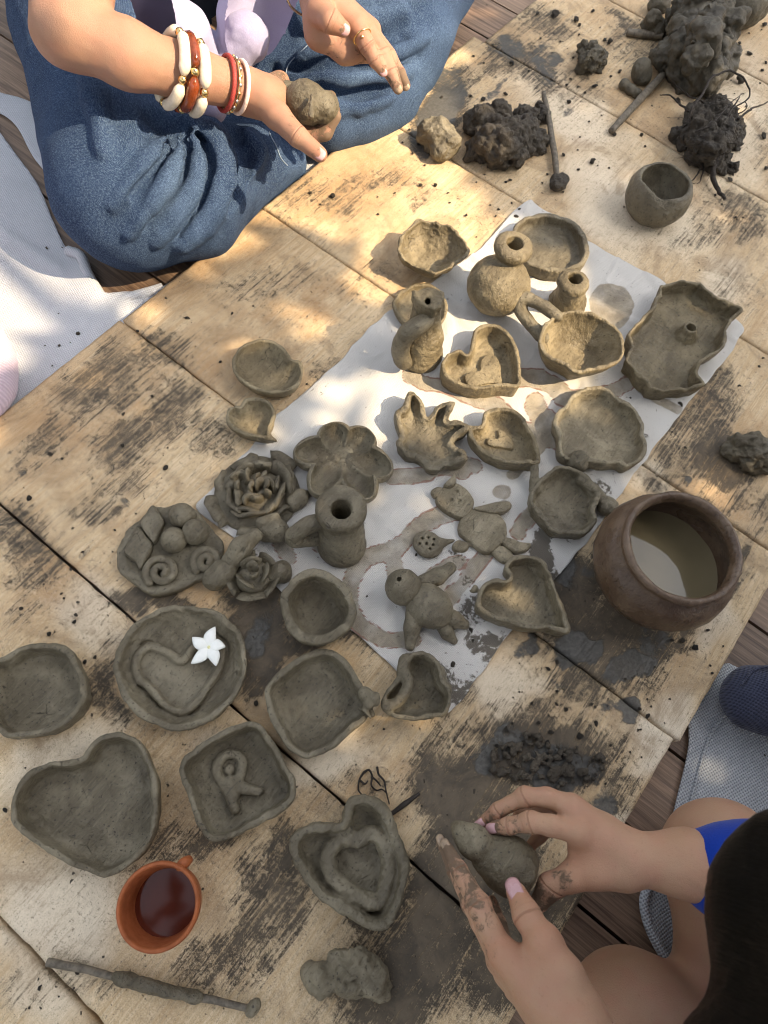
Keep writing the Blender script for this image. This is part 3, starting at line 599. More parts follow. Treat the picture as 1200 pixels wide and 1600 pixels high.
# leafy tree whose crown shades the right and lower part of the table
LIT = [(-400, -500), (700, -500), (790, -60), (730, 120), (745, 250), (800, 330), (845, 365), (920, 430), (985, 500), (985, 560), (960, 610), (880, 660), (800, 690), (735, 735), (640, 765), (590, 720), (560, 650), (575, 590), (560, 500), (520, 430), (420, 350), (300, 430), (240, 465), (110, 570), (-60, 640), (-500, 700)]
DAP = [(340, 400, 150, 40, -32, 1), (500, 432, 130, 26, -28, 1), (400, 520, 130, 24, -24, 1), (200, 560, 130, 24, -30, 1), (50, 660, 90, 26, -36, 1), (330, 590, 40, 14, -30, .9), (120, 760, 60, 14, -35, .6), (250, 640, 40, 12, -30, .8), (100, 900, 60, 20, -40, .6), (230, 560, 60, 12, -30, .8), (560, 290, 90, 50, -30, .8), (560, 600, 90, 60, -30, .9), (60, 560, 80, 40, -35, .7), (190, 590, 40, 20, -30, .8), (40, 470, 80, 50, 20, .8), (250, 700, 50, 20, -30, .45), (420, 660, 30, 30, 0, .7), (540, 715, 60, 40, 0, .7), (20, 1040, 50, 50, 0, .6), (120, 930, 60, 40, 0, .45), (90, 830, 50, 30, 0, .5), (470, 760, 30, 30, 0, .5), (620, 620, 70, 50, 0, .9), (700, 560, 80, 60, 0, 1), (540, 1250, 40, 30, 0, .35), (280, 640, 50, 18, -30, .5), (1000, -100, 200, 60, 0, .5)]
def build_tree():
    rnd = np.random.RandomState(12); n = 30000
    P = np.stack([rnd.uniform(-2.2, 1.5, n), rnd.uniform(-1.5, 2.4, n), np.zeros(n)], 1)
    px, py = to_px(P); ok = np.ones(n, bool)
    behind = ((P - [0, 0, HC]) @ CMn)[:, 2] > -.05
    d = sd_poly(px, py, np.array(LIT, float)); d = np.where(behind, 500, d); cut = (P[:, 1] < 1.5) & (P[:, 0] > -1.7)
    lit = np.clip(-d / 30 + .15, 0, 1); hole = ((np.abs(px - 250) < 480) & (np.abs(py - 620) < 420))
    dap = blobs(px, py, DAP); lit = np.where(hole & ~behind, np.maximum(np.where(d < 0, lit * np.clip((-d - 5) / 40, 0, 1), 0), dap), lit)
    keep = (rnd.rand(n) > np.clip(lit * 1.6, 0, 1)) & cut; P = P[keep]; m = len(P)
    t = rnd.uniform(2.2, 3.0, m); Q = P + SUN * t[:, None]
    L = rnd.uniform(.035, .075, m); W = L * rnd.uniform(.34, .5, m)
    a = rnd.randn(m, 3); a /= np.linalg.norm(a, axis=1)[:, None]; nn = rnd.randn(m, 3) * .6 + [0, 0, 1]; b = np.cross(nn, a); b /= np.linalg.norm(b, axis=1)[:, None]; c = np.cross(a, b)
    V = np.stack([Q - a * L[:, None], Q + b * W[:, None] + c * .01, Q + a * L[:, None] - c * .012, Q - b * W[:, None] + c * .01], 1).reshape(-1, 3)
    F = np.arange(4 * m).reshape(-1, 4)
    base = np.array([5.2, 1.0, -.09])
    tr = empty('shade_tree', base, 'leafy shade tree standing beyond the right side of the deck', 'tree')
    mk('crown', V, F, LEAF, tr, smooth=False)
    parts = [tube(smooth_open([base, base + [.05, 0, 1.2], base + [-.3, .1, 2.0], base + [-1.4, .2, 2.3]], 30), np.linspace(.16, .06, 31), 10)]
    for e in ([1.9, 1.9, 2.1], [1.8, -.6, 1.9], [1.0, 1.0, 2.1], [2.6, .2, 2.2], [1.3, .2, 1.9]):
        parts.append(tube(smooth_open([base + [-.3, .1, 2.3], (base + [-.4, .1, 2.4] + np.array(e)) / 2 + [0, 0, .3], e], 24), np.linspace(.06, .012, 25), 8))
    mk('trunk', *joinm(parts), BARK, tr)
build_tree()

def build_sky_blockers():  # added leafy screens out of view, blocking low sky light for contrast
    rnd = np.random.RandomState(4)
    for i, (x0, x1, y0, y1, h, lab) in enumerate(((-4.6, -4.0, -3.6, 4.6, 1.7, 'added leafy screen beyond the left side of the deck, blocking low sky'), (-4.2, 4.4, 4.2, 4.8, 3.2, 'tall added leafy screen beyond the far end of the deck, blocking low sky'), (-4.2, 4.4, -4.4, -3.8, 2.4, 'tall added leafy screen behind the viewer, blocking low sky'), (4.2, 4.7, -3.6, 4.2, 2.6, 'lower added leafy screen beyond the right side of the deck, blocking low sky'))):
        n = 7000; P = np.stack([rnd.uniform(x0, x1, n), rnd.uniform(y0, y1, n), rnd.uniform(-.09, h, n)], 1); P[:, 2] *= .9 + .1 * rnd.rand(n); L = rnd.uniform(.05, .10, n)[:, None]; a = rnd.randn(n, 3); a /= np.linalg.norm(a, axis=1)[:, None]; b = np.cross(a, rnd.randn(n, 3)); b /= np.linalg.norm(b, axis=1)[:, None]
        V = np.stack([P - a * L, P + b * L * .5, P + a * L, P - b * L * .5], 1).reshape(-1, 3); c = np.array([(x0 + x1) / 2, (y0 + y1) / 2, -.09]); e = empty('sky_blocker', c, lab, 'sky_blocker'); mk('foliage', V, np.arange(4 * n).reshape(-1, 4), LEAF, e, smooth=False)
        for k in range(9):
            t = (k + .5) / 9; q = np.array([x0 + (x1 - x0) * (t if x1 - x0 > 2 else .5), y0 + (y1 - y0) * (t if y1 - y0 > 2 else .5), -.09]); mk('stem', *tube([q, q + [.03, .02, h * .4], q + [0, .05, h * .8]], [.03, .022, .01], 6), BARK, e)
build_sky_blockers()
# ---------------------------------------------------------------- clay pieces
CL = 'hand built clay pieces drying on the boards'
TONE = 1.0
def gridx(v, sl=None):
    X = v.ax[0][:, None]; Y = v.ax[1][None, :]
    return np.broadcast_to(X, (v.n[0], v.n[1])), np.broadcast_to(Y, (v.n[0], v.n[1]))
def dish_vol(pts, h, t, hf, inset, insi, wave, seed, vox, jit=.0012, ws=38, pad=.004, zb=0., ins_pow=1.4, hx=(), hmax=0.):
    p = smooth_closed(wpts(pts, h)[:, :2], 120)
    p = p + jit * np.stack([fbm(np.c_[p, np.zeros(len(p))], 70, 2, seed), fbm(np.c_[p, np.zeros(len(p))], 70, 2, seed + 5)], 1)
    v = Vol([p[:, 0].min() - pad, p[:, 1].min() - pad, zb], [p[:, 0].max() + pad, p[:, 1].max() + pad, h * (1 + wave) + .004 + hmax], vox)
    X, Y = gridx(v); d2 = sd_poly(X, Y, p)
    t = t * .82
    Q = np.stack([X, Y, 0 * X], -1)
    hr = h * (1 + wave * fbm(Q, ws, 2, seed + 9)) + .0009 * fbm(Q, 150, 2, seed + 21)
    for hp, ha, hrd in hx: hr = hr + ha * np.exp(-((X - hp[0]) ** 2 + (Y - hp[1]) ** 2) / hrd ** 2)
    tt = t * (1 + .22 * fbm(Q, 50, 2, seed + 3))
    Z = v.ax[2][None, None, :]; d3 = d2[:, :, None]
    u = np.clip(1 - (Z - zb) / (h - zb), 0, 1)
    f = smax(d3 + inset * u ** ins_pow, Z - hr[:, :, None], t * .42); f = smax(f, zb - Z, .002)
    fl = hf + .0007 * fbm(Q, 45, 3, seed + 13)
    w = np.clip(1 - (Z - fl[:, :, None]) / (h - hf), 0, 1)
    cav = smax(d3 + tt[:, :, None] + insi * w ** 2, fl[:, :, None] - Z, min(.0045, t))
    f = smax(f, -cav, t * .28)
    v.f = f.astype(np.float32); v.poly = p; v.d2 = d2
    return v
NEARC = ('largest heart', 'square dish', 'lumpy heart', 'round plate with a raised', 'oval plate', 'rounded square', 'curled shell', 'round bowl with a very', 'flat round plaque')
SUN_TINTED = ('rough pinch', 'heart dish with a smaller', 'shallow sunlit', 'small heart dish with', 'round bellied', 'deep bowl', 'tall narrow', 'small bottle', 'smooth oval', 'tiny heart', 'large rectangular')  # pieces with sunlight painted into their clay colour, warmer and drier tan
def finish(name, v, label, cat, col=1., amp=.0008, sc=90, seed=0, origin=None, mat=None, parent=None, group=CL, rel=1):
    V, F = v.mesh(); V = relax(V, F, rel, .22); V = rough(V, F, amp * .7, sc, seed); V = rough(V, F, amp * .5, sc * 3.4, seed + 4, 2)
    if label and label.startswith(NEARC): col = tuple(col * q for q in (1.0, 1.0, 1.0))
    elif label and label.startswith(SUN_TINTED): col = tuple(col * q for q in (1.16, 1.11, 1.0))
    z0 = V[:, 2].min()
    if parent is None and origin is None:
        m = V[:, 2] < z0 + .01; origin = (V[m, 0].mean(), V[m, 1].mean(), z0)
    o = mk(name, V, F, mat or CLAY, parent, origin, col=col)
    if parent is None: tag(o, label, cat, group)
    return o
def dish(label, pts, h=.02, t=.007, hf=.007, inset=.004, insi=.004, wave=.06, seed=1, name='clay_dish', cat='clay dish', col=1., amp=.0009, vox=.00125, ex=None, **kw):
    hf = max(.0062, hf * .85); insi = insi * (.75 if insi < .011 else 1)
    v = dish_vol(pts, h, t, hf, inset, insi, wave, seed, vox, **kw)
    if ex: ex(v)
    return finish(name, v, label, cat, col, amp, 80, seed)
def ridge(v, pts, z, r, k=.003, sub=False, n=40, closed=False):
    q = smooth_closed(wpts(pts, z), n) if closed else smooth_open(wpts(pts, z), n)
    if closed: q = np.vstack([q, q[:1]])
    v.chain(list(q), r, k, .0005, sub)
def part_vol(name, parent, lo, hi, vox, fn, col=1., amp=.0006, sc=110, seed=0, mat=None):
    v = Vol(lo, hi, vox); fn(v); V, F = v.mesh()
    V = relax(V, F, 1, .4); V = rough(V, F, amp, sc, seed)
    return mk(name, V, F, mat or CLAY, parent, col=col)
def chain_part(name, parent, pts, rad, col=1., vox=.0013, amp=.0006, seed=0, extra=None, mat=None, kj=.004):
    P = np.array(pts, float); R = rad if hasattr(rad, '__len__') else [rad] * len(P); m = max(R) + .002
    def fn(v):
        v.chain(list(P), R, .001, kj)
        if extra: extra(v)
    return part_vol(name, parent, P.min(0) - m, P.max(0) + m, vox, fn, col, amp, 110, seed, mat)

# 1 rough pinch bowl
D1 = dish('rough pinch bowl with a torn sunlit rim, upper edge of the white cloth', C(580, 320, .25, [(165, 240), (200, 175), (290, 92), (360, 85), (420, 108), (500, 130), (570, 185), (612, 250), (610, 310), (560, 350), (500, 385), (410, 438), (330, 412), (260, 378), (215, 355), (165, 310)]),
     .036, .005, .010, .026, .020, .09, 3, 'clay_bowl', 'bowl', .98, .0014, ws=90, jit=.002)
# 3 plate behind vase
dish('thick round plate with a flat grey floor, behind the round bellied vase', C(780, 320, .35, [(58, 120), (75, 80), (130, 45), (200, 35), (280, 50), (340, 80), (385, 130), (403, 185), (398, 235), (365, 275), (300, 298), (220, 295), (150, 275), (90, 230), (60, 170)]), .023, .008, .009, .003, .003, .05, 4, 'clay_plate', 'plate', .95)
# 7 heart dish with heart
def ex7(v):
    pts = C(580, 320, .25, [(580, 1075), (605, 1050), (655, 1042), (680, 1030), (678, 985), (705, 945), (745, 932), (785, 955), (808, 1005), (812, 1060), (812, 1118), (735, 1118), (655, 1138), (600, 1128)])
    q = smooth_closed(wpts(pts, .011)[:, :2], 60); v.prism(q, .004, .0122, .0010, .0015)
    ridge(v, pts, .0098, .0013, .0008, True, 60, True)
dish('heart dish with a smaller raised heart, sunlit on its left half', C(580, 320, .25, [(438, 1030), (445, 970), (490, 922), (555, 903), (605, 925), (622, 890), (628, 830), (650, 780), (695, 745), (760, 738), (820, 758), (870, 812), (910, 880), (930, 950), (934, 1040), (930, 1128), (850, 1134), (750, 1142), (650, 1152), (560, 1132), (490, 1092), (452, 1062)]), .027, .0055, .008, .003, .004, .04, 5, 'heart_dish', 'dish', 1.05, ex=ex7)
# 9 disc dish behind bottle
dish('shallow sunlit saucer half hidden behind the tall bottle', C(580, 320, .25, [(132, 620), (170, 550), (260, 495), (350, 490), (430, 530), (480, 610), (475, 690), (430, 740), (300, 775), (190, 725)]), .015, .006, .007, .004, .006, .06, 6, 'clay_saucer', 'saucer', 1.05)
# 10 ruffled tray
def ex10(v):
    c = at(1073, 521, .012)
    v.chain([c - [0, 0, .006], c + [0, 0, .006]], [.0155, .0095], .004); v.chain([c + [0, 0, .022], c + [0, 0, .006]], [.0066, .0056], .001, sub=True)
TRAYP = C(780, 320, .35, [(745, 345), (825, 338), (870, 348), (920, 350), (960, 390), (1015, 430), (1060, 450), (1085, 468), (1055, 510), (1030, 545), (1015, 600), (1000, 645), (945, 675), (905, 710), (895, 760), (912, 800), (870, 815), (790, 825), (690, 835), (650, 800), (600, 740), (562, 690), (585, 640), (575, 590), (610, 530), (650, 490), (690, 440), (715, 385)])
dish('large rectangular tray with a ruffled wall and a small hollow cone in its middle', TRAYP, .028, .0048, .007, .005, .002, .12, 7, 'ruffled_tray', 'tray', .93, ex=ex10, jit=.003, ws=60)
# 11 wavy plate
dish('pale grey wavy rimmed plate beside the ruffled tray', C(780, 320, .35, [(325, 850), (370, 820), (430, 810), (490, 820), (540, 860), (590, 890), (625, 930), (650, 980), (650, 1020), (663, 1060), (655, 1110), (620, 1150), (570, 1175), (530, 1155), (470, 1160), (410, 1150), (300, 1130), (270, 1090), (265, 1030), (245, 970), (260, 920), (290, 895)]), .023, .0062, .007, .003, .006, .08, 8, 'wavy_plate', 'plate', 1.5)
# 13 small heart dish
def ex13(v):
    q = smooth_closed(wpts(C(580, 600, .2667, [(668, 345), (690, 312), (738, 318), (735, 270), (775, 272), (828, 330), (832, 388), (740, 378), (685, 368)]), .012)[:, :2], 50); v.prism(q, .003, .0125, .001, .0015)
    ridge(v, C(580, 600, .2667, [(668, 345), (690, 312), (738, 318), (735, 270), (775, 272), (828, 330), (832, 388), (740, 378), (685, 368)]), .0102, .0014, .0008, True, 60, True)
dish('small heart dish with a heart scratched into its floor', C(580, 600, .2667, [(563, 250), (570, 235), (600, 240), (640, 235), (655, 205), (670, 160), (740, 135), (830, 145), (890, 190), (940, 270), (975, 340), (987, 462), (900, 470), (800, 462), (700, 430), (620, 370), (572, 310)]), .025, .0062, .010, .004, .009, .06, 9, 'heart_dish', 'dish', 1.05, ex=ex13)
# 12 leaf dish with raised points
def leaf_dish():
    T = lambda p: C(580, 600, .2667, p)
    out = T([(190, 150), (200, 85), (232, 62), (290, 95), (328, 172), (345, 168), (400, 125), (485, 125), (452, 210), (520, 222), (572, 242), (565, 290), (488, 340), (548, 400), (540, 470), (425, 490), (400, 518), (330, 500), (275, 448), (190, 420), (148, 350), (162, 300), (132, 240), (140, 175)])
    hx = [(at(*T([q])[0], .030), a, .014) for q, a in (((225, 85), .016), ((470, 140), .012), ((150, 195), .010), ((560, 255), .008), ((540, 430), .007), ((400, 500), .004), ((165, 370), .004))] + [(at(*T([q])[0], .018), -.004, .007) for q in ((330, 178), (440, 225), (495, 340), (160, 300), (300, 470))]
    v = dish_vol(out, .019, .0085, .008, .004, .010, .07, 11, .0013, hx=hx, hmax=.018, jit=.002)
    finish('leaf_dish', v, 'dark leaf shaped dish with raised pointed lobes around a tan floor', 'dish', .92, .0014, 70, 11)
leaf_dish()
# 16 animal head dish
def ex16(v):
    K = lambda a, b, z: at(820 + a * .3167, 660 + b * .3167, z)
    v.ball(K(265, 190, .016), .0125, .002); v.ell(K(408, 415, .010), [.012, .012, .010], None, .003)
    v.chain([K(50, 330, .012), K(50, 215, .02)], [.007, .004], .003)
    v.chain([K(110, 400, .0095), K(250, 320, .0095)], [.0012, .0012], .001, sub=True); v.chain([K(185, 365, .0095), K(270, 480, .0095)], [.0010, .0010], .001, sub=True)
    v.chain([K(290, 290, .015), K(370, 370, .013)], [.008, .007], .003)
dish('angular dish with a round ear knob, between the wavy plate and the pot', C(820, 660, .3167, [(25, 370), (45, 310), (90, 260), (140, 225), (200, 205), (300, 240), (345, 300), (375, 360), (350, 430), (360, 490), (300, 545), (225, 545), (150, 542), (80, 470), (35, 415)]), .024, .006, .008, .003, .006, .10, 12, 'animal_dish', 'dish', .95, .0013, ex=ex16, pad=.016)
# 18 / 19
dish('smooth oval bowl with a small step in its rim, left of the cloth', C(300, 500, .2833, [(218, 240), (240, 170), (310, 115), (400, 100), (480, 125), (535, 180), (552, 208), (600, 228), (617, 285), (600, 340), (560, 380), (490, 402), (400, 397), (320, 370), (260, 330), (228, 290)]), .026, .006, .008, .010, .016, .03, 13, 'clay_bowl', 'bowl', 1.12, .0006, jit=.0008)
dish('tiny heart bowl with a pinched point, below the smooth oval bowl', C(300, 500, .2833, [(183, 560), (190, 505), (235, 465), (262, 470), (290, 432), (370, 428), (430, 455), (464, 510), (452, 570), (436, 610), (466, 662), (400, 650), (330, 642), (270, 630), (212, 598)]), .022, .006, .007, .006, .012, .05, 14, 'heart_bowl', 'bowl', 1.08, .0008)
# 25 thick bowl
dish('round bowl with a very thick flat rim, below the candle shaped jug', C(420, 740, .3, [(60, 650), (90, 580), (160, 510), (250, 488), (340, 520), (420, 590), (452, 680), (457, 740), (420, 810), (340, 868), (230, 888), (130, 850), (80, 770)]), .036, .0118, .008, .008, .010, .04, 15, 'clay_bowl', 'bowl', .98, .0010)
# 27 heart tray
def ex27(v): v.ball(at(740, 920, .016), .005, .003)
dish('heart tray with tall walls and a pale smoothed floor', C(580, 820, .2667, [(618, 450), (628, 385), (668, 335), (730, 308), (790, 318), (812, 300), (782, 250), (800, 208), (870, 175), (950, 175), (1020, 210), (1050, 270), (1090, 380), (1130, 480), (1162, 600), (1145, 632), (1040, 612), (900, 602), (800, 575), (700, 540), (640, 495)]), .026, .0058, .007, .003, .003, .07, 16, 'heart_tray', 'tray', 1.3, ex=ex27)
# 28 shell dish
def ex28(v):
    ridge(v, C(580, 820, .2667, [(200, 790), (190, 850), (212, 915), (200, 980), (150, 1040), (95, 1062)]), .024, .0052, .004)
    ridge(v, C(580, 820, .2667, [(400, 860), (410, 930), (440, 960)]), .016, .006, .004)
dish('curled shell shaped dish below the little clay doll', C(580, 820, .2667, [(52, 1050), (80, 980), (140, 905), (160, 830), (200, 765), (270, 740), (340, 755), (400, 800), (425, 880), (462, 940), (472, 1050), (430, 1120), (300, 1145), (180, 1135), (90, 1102)]), .027, .0055, .006, .006, .008, .10, 17, 'shell_dish', 'dish', .97, .0012, ex=ex28)
# 29 round plate with raised heart
HEART29 = C(0, 920, .35, [(605, 350), (622, 290), (680, 257), (745, 282), (815, 320), (870, 262), (935, 225), (985, 262), (978, 350), (928, 440), (862, 522), (808, 548), (740, 520), (670, 442), (622, 402)])
def ex29(v):
    ridge(v, HEART29, .0118, .0040, .0022, False, 90, True); ridge(v, [(283 + (x - 283) * 1.14, 1062 + (y - 1062) * 1.14) for x, y in HEART29],   .0088, .0018, .001, True, 90, True)
    q = smooth_closed(wpts(HEART29, .009)[:, :2], 60); v.prism(q, .002, .0088, .002, .003)
dish('round plate with a raised heart outline and a white flower on it', C(0, 920, .35, [(505, 340), (530, 240), (600, 150), (690, 95), (790, 70), (900, 75), (1000, 115), (1070, 190), (1100, 280), (1095, 380), (1060, 470), (980, 560), (880, 615), (770, 635), (680, 605), (590, 540), (530, 450)]), .023, .0078, .007, .004, .016, .04, 18, 'clay_plate', 'plate', 1.0, .0010, ex=ex29)
# 30 oval plate left edge
dish('oval plate with a low wall, cut by the left edge of the picture', C(0, 920, .35, [(-90, 420), (-50, 330), (20, 290), (100, 255), (190, 240), (270, 245), (330, 285), (362, 350), (382, 420), (375, 490), (330, 570), (250, 630), (150, 660), (60, 668), (0, 650), (-60, 580)]), .028, .0065, .007, .003, .004, .05, 19, 'clay_plate', 'plate', 1.02)
# 31 rounded plate with bow
B31 = dish('rounded square plate with a small bow on its right rim', C(260, 980, .3333, [(465, 290), (500, 230), (580, 165), (680, 115), (760, 100), (820, 128), (870, 185), (915, 255), (955, 325), (965, 375), (940, 430), (875, 490), (760, 580), (680, 615), (610, 600), (560, 560), (510, 480), (470, 380)]), .025, .0072, .007, .003, .005, .04, 20, 'square_plate', 'plate', .98)
K31 = lambda a, b, z: at(260 + a * .3333, 980 + b * .3333, z)
bow = chain_part('bow', B31, [K31(945, 345, .026), K31(935, 318, .028), K31(925, 305, .028), K31(950, 330, .028)], [.0035, .0058, .0040, .003], seed=3,
                 extra=lambda v: (v.chain([K31(945, 358, .027), K31(970, 335, .029), K31(980, 352, .028)], [.004, .006, .004], .001), v.chain([K31(940, 372, .026), K31(925, 405, .027), K31(945, 422, .027)], [.003, .0042, .0035], .001),
                                  v.chain([K31(930, 380, .02), K31(885, 388, .018)], [.0036, .002], .001), v.chain([K31(948, 372, .02), K31(965, 412, .02)], [.0034, .0025], .001), v.ball(K31(946, 362, .029), .0052, .001)))
# 32 square dish with R
R32 = dish('square dish with rounded corners and a letter R on its floor', C(260, 980, .3333, [(60, 670), (80, 610), (150, 550), (270, 480), (390, 445), (450, 460), (490, 520), (560, 630), (606, 720), (602, 790), (560, 850), (450, 920), (320, 985), (230, 1010), (180, 980), (140, 900), (90, 770)]), .028, .0066, .007, .003, .004, .05, 21, 'square_dish', 'dish', 1.0)
K32 = lambda a, b, z=.0100: at(260 + a * .3333, 980 + b * .3333, z)
chain_part('letter', R32, smooth_open([K32(322, 855), K32(300, 800), K32(270, 740), K32(238, 690), K32(238, 645), K32(268, 605), K32(310, 592), K32(348, 608), K32(358, 650), K32(345, 700), K32(318, 728), K32(300, 715)], 50), .0043, .95, .0009, .0002, 5, kj=.0008,
           extra=lambda v: (v.chain([K32(330, 725), K32(370, 758), K32(440, 772)], [.0040, .0045, .0042], .001), v.ell(K32(297, 668, .0075), [.005, .005, .003], None, .001), v.chain([K32(300, 740), K32(318, 790)], [.006, .005], .003)))
# 33 large plain heart
dish('largest heart dish, plain inside, above the terracotta cup', [(17, 1265), (22, 1235), (42, 1208), (75, 1190), (105, 1186), (128, 1180), (140, 1162), (162, 1146), (192, 1142), (218, 1158), (234, 1188), (245, 1215), (248, 1245), (243, 1285), (228, 1325), (200, 1355), (168, 1371), (130, 1362), (85, 1340), (45, 1312), (22, 1290)], .027, .0062, .007, .003, .005, .05, 22, 'heart_dish', 'dish', 1.0)
# 34 nested heart
def ex34(v):
    ridge(v, C(260, 980, .3333, [(775, 1150), (760, 1075), (800, 1010), (870, 985), (915, 1000), (935, 975), (985, 975), (1030, 1040), (1045, 1140), (1030, 1230), (1000, 1285), (930, 1280), (860, 1240), (810, 1200)]), .0135, .0072, .004, False, 80, True)
    ridge(v, C(260, 980, .3333, [(820, 1125), (860, 1100), (905, 1080), (935, 1040), (960, 1040)]), .0155, .0030, .003, True)
    ridge(v, C(260, 980, .3333, [(790, 1240), (860, 1300), (960, 1325), (1010, 1310)]), .010, .0022, .003, True)
dish('lumpy heart dish with a second thick heart ring nested inside it', C(260, 980, .3333, [(568, 1010), (600, 955), (680, 918), (770, 915), (818, 905), (828, 850), (850, 800), (900, 785), (970, 790), (1020, 830), (1072, 910), (1110, 1010), (1137, 1100), (1132, 1200), (1102, 1300), (1060, 1395), (1000, 1432), (920, 1412), (850, 1372), (760, 1312), (680, 1242), (618, 1150), (583, 1080)]), .025, .0105, .008, .003, .008, .08, 23, 'nested_heart_dish', 'dish', 1.0, .0016, ex=ex34, ws=50)

# 2 round bellied vase
def rev(v, c, prof, k=.003, axis=None):
    "solid of revolution about z through c; prof = [(r, z)]"
    X, Y = gridx(v); R = np.hypot(X - c[0], Y - c[1])[:, :, None]; Z = v.ax[2][None, None, :]; zz = np.array([q[1] for q in prof]); rr = np.array([q[0] for q in prof])
    ri = np.interp(v.ax[2], zz, rr)[None, None, :]
    return np.maximum(R - ri, np.maximum(Z - zz[-1], zz[0] - Z))
def vase():
    b = at(779, 446, .034); n = at(802, 387, .078); v = Vol([b[0] - .045, b[1] - .045, 0], [b[0] + .05, b[1] + .055, .09], .0014)
    v.ell([b[0], b[1], .034], [.0385, .0385, .034], None, .002); nn = np.array([n[0], n[1], 0]); 
    v.chain([np.array([b[0] * .4 + n[0] * .6, b[1] * .4 + n[1] * .6, .055]), nn + [0, 0, .071]], [.015, .0185], .006)
    q = np.array([n[0], n[1], 0]); v.chain([q + [.016 * math.cos(a), .016 * math.sin(a), .0775] for a in np.linspace(0, 6.283, 30)], .0068, .004)
    v.chain([q + [0, 0, .095], q + [0, 0, .045]], [.0102, .0095], .002, sub=True); v.ball([b[0], b[1], .035], .026, .001, True); v.halfspace([0, 0, 0], [0, 0, -1], .004)
    finish('bellied_vase', v, 'round bellied vase with a thick ring neck, half in sunlight', 'vase', 1.02, .0009, 70, 31)
vase()
# 4 egg cup
def eggcup():
    c = at(1028, 306, .03); v = Vol([c[0] - .05, c[1] - .05, 0], [c[0] + .05, c[1] + .05, .072], .0015)
    v.ell([c[0], c[1], .032], [.043, .043, .040], None, .001); v.halfspace([0, 0, .001], [0, 0, -1], .006)
    X, Y = gridx(v); Q = np.stack([X, Y, 0 * X], -1); Z = v.ax[2][None, None, :]; top = .055 + .003 * fbm(Q, 40, 2, 5)
    nick = at(1040, 316, .06); dd = np.hypot(X - nick[0], Y - nick[1]); top = top - .009 * np.exp(-(dd / .011) ** 2)
    v.f = smax(v.f, Z - top[:, :, None], .004).astype(np.float32); v.ell([c[0], c[1], .046], [.0315, .0315, .034], None, .003, True)
    finish('egg_cup', v, 'plain egg shaped cup with a nick in its rim, standing alone at upper right', 'cup', .80, .0008, 60, 32)
eggcup()
# 5 small bottle
def smallbottle():
    b = at(884, 478, .004); n = at(896, 441, .05); v = Vol([b[0] - .04, b[1] - .04, 0], [b[0] + .045, b[1] + .05, .062], .0014)
    v.chain([[b[0], b[1], .010], [(b[0] + n[0]) / 2, (b[1] + n[1]) / 2, .03], [n[0], n[1], .044]], [.024, .0165, .0165], .002, .006)
    v.chain([np.array([n[0] + .0135 * math.cos(a), n[1] + .0135 * math.sin(a), .049]) for a in np.linspace(0, 6.283, 30)], .0055, .003)
    v.chain([[n[0], n[1], .06], [n[0], n[1], .022]], [.0090, .008], .002, sub=True); v.halfspace([0, 0, 0], [0, 0, -1], .003)
    finish('small_bottle', v, 'small bottle with a wide mouth, behind the bowl with the loop handle', 'bottle', .88, .0012, 80, 33)
smallbottle()
# 6 handled bowl
def ladle():
    pts = C(780, 320, .35, [(172, 600), (190, 550), (230, 500), (265, 475), (330, 468), (410, 480), (480, 510), (540, 560), (568, 630), (545, 690), (490, 725), (420, 742), (340, 747), (290, 717), (230, 690), (185, 645)])
    v = dish_vol(pts, .046, .0058, .010, .022, .021, .04, 34, .0015)
    o = finish('handled_bowl', v, 'deep bowl with a loop handle, its left half lit by the sun', 'bowl', 1.05, .0008, 70, 34)
    K = lambda a, b, z: at(780 + a * .35, 320 + b * .35, z)
    chain_part('handle', o, smooth_open([K(262, 500, .043), K(200, 455, .044), K(130, 420, .043), K(98, 425, .040), K(92, 460, .033), K(120, 510, .028), K(165, 560, .026), K(200, 600, .026)], 30), [.0062] * 29, 1.0, .0013, .0007, 8)
ladle()
# 8 tall bottle
def tallbottle():
    b = at(656, 557, .004); n = at(669, 466, .096); v = Vol([b[0] - .045, b[1] - .045, 0], [b[0] + .05, b[1] + .06, .112], .0014)
    P = lambda s, z: [b[0] + (n[0] - b[0]) * s, b[1] + (n[1] - b[1]) * s, z]
    v.chain([P(0, .012), P(.25, .04), P(.6, .07), P(.9, .090)], [.026, .0215, .0145, .0155], .002, .010)
    v.prism(wpts(C(580, 320, .25, [(255, 538), (300, 548), (400, 535), (458, 548), (462, 590), (440, 640), (395, 668), (340, 650), (285, 610), (258, 575)]), .100)[:, :2], .088, .1035, .004, .003); v.chain([at(668, 471, .112), at(668, 471, .09)], [.0042, .003], .001, sub=True); v.halfspace([0, 0, 0], [0, 0, -1], .003)
    
    o = finish('tall_bottle', v, 'tall narrow bottle with a long side handle and ragged mouth', 'bottle', .95, .0011, 80, 35)
    K = lambda a, c, z: at(580 + a * .25, 320 + c * .25, z)
    chain_part('handle', o, smooth_open([K(350, 715, .082), K(290, 760, .079), K(225, 805, .07), K(190, 870, .052), K(182, 930, .034), K(208, 985, .020)], 30), [.0075] * 6 + [.0085] * 30, .95, .0013, .0006, 9)
tallbottle()
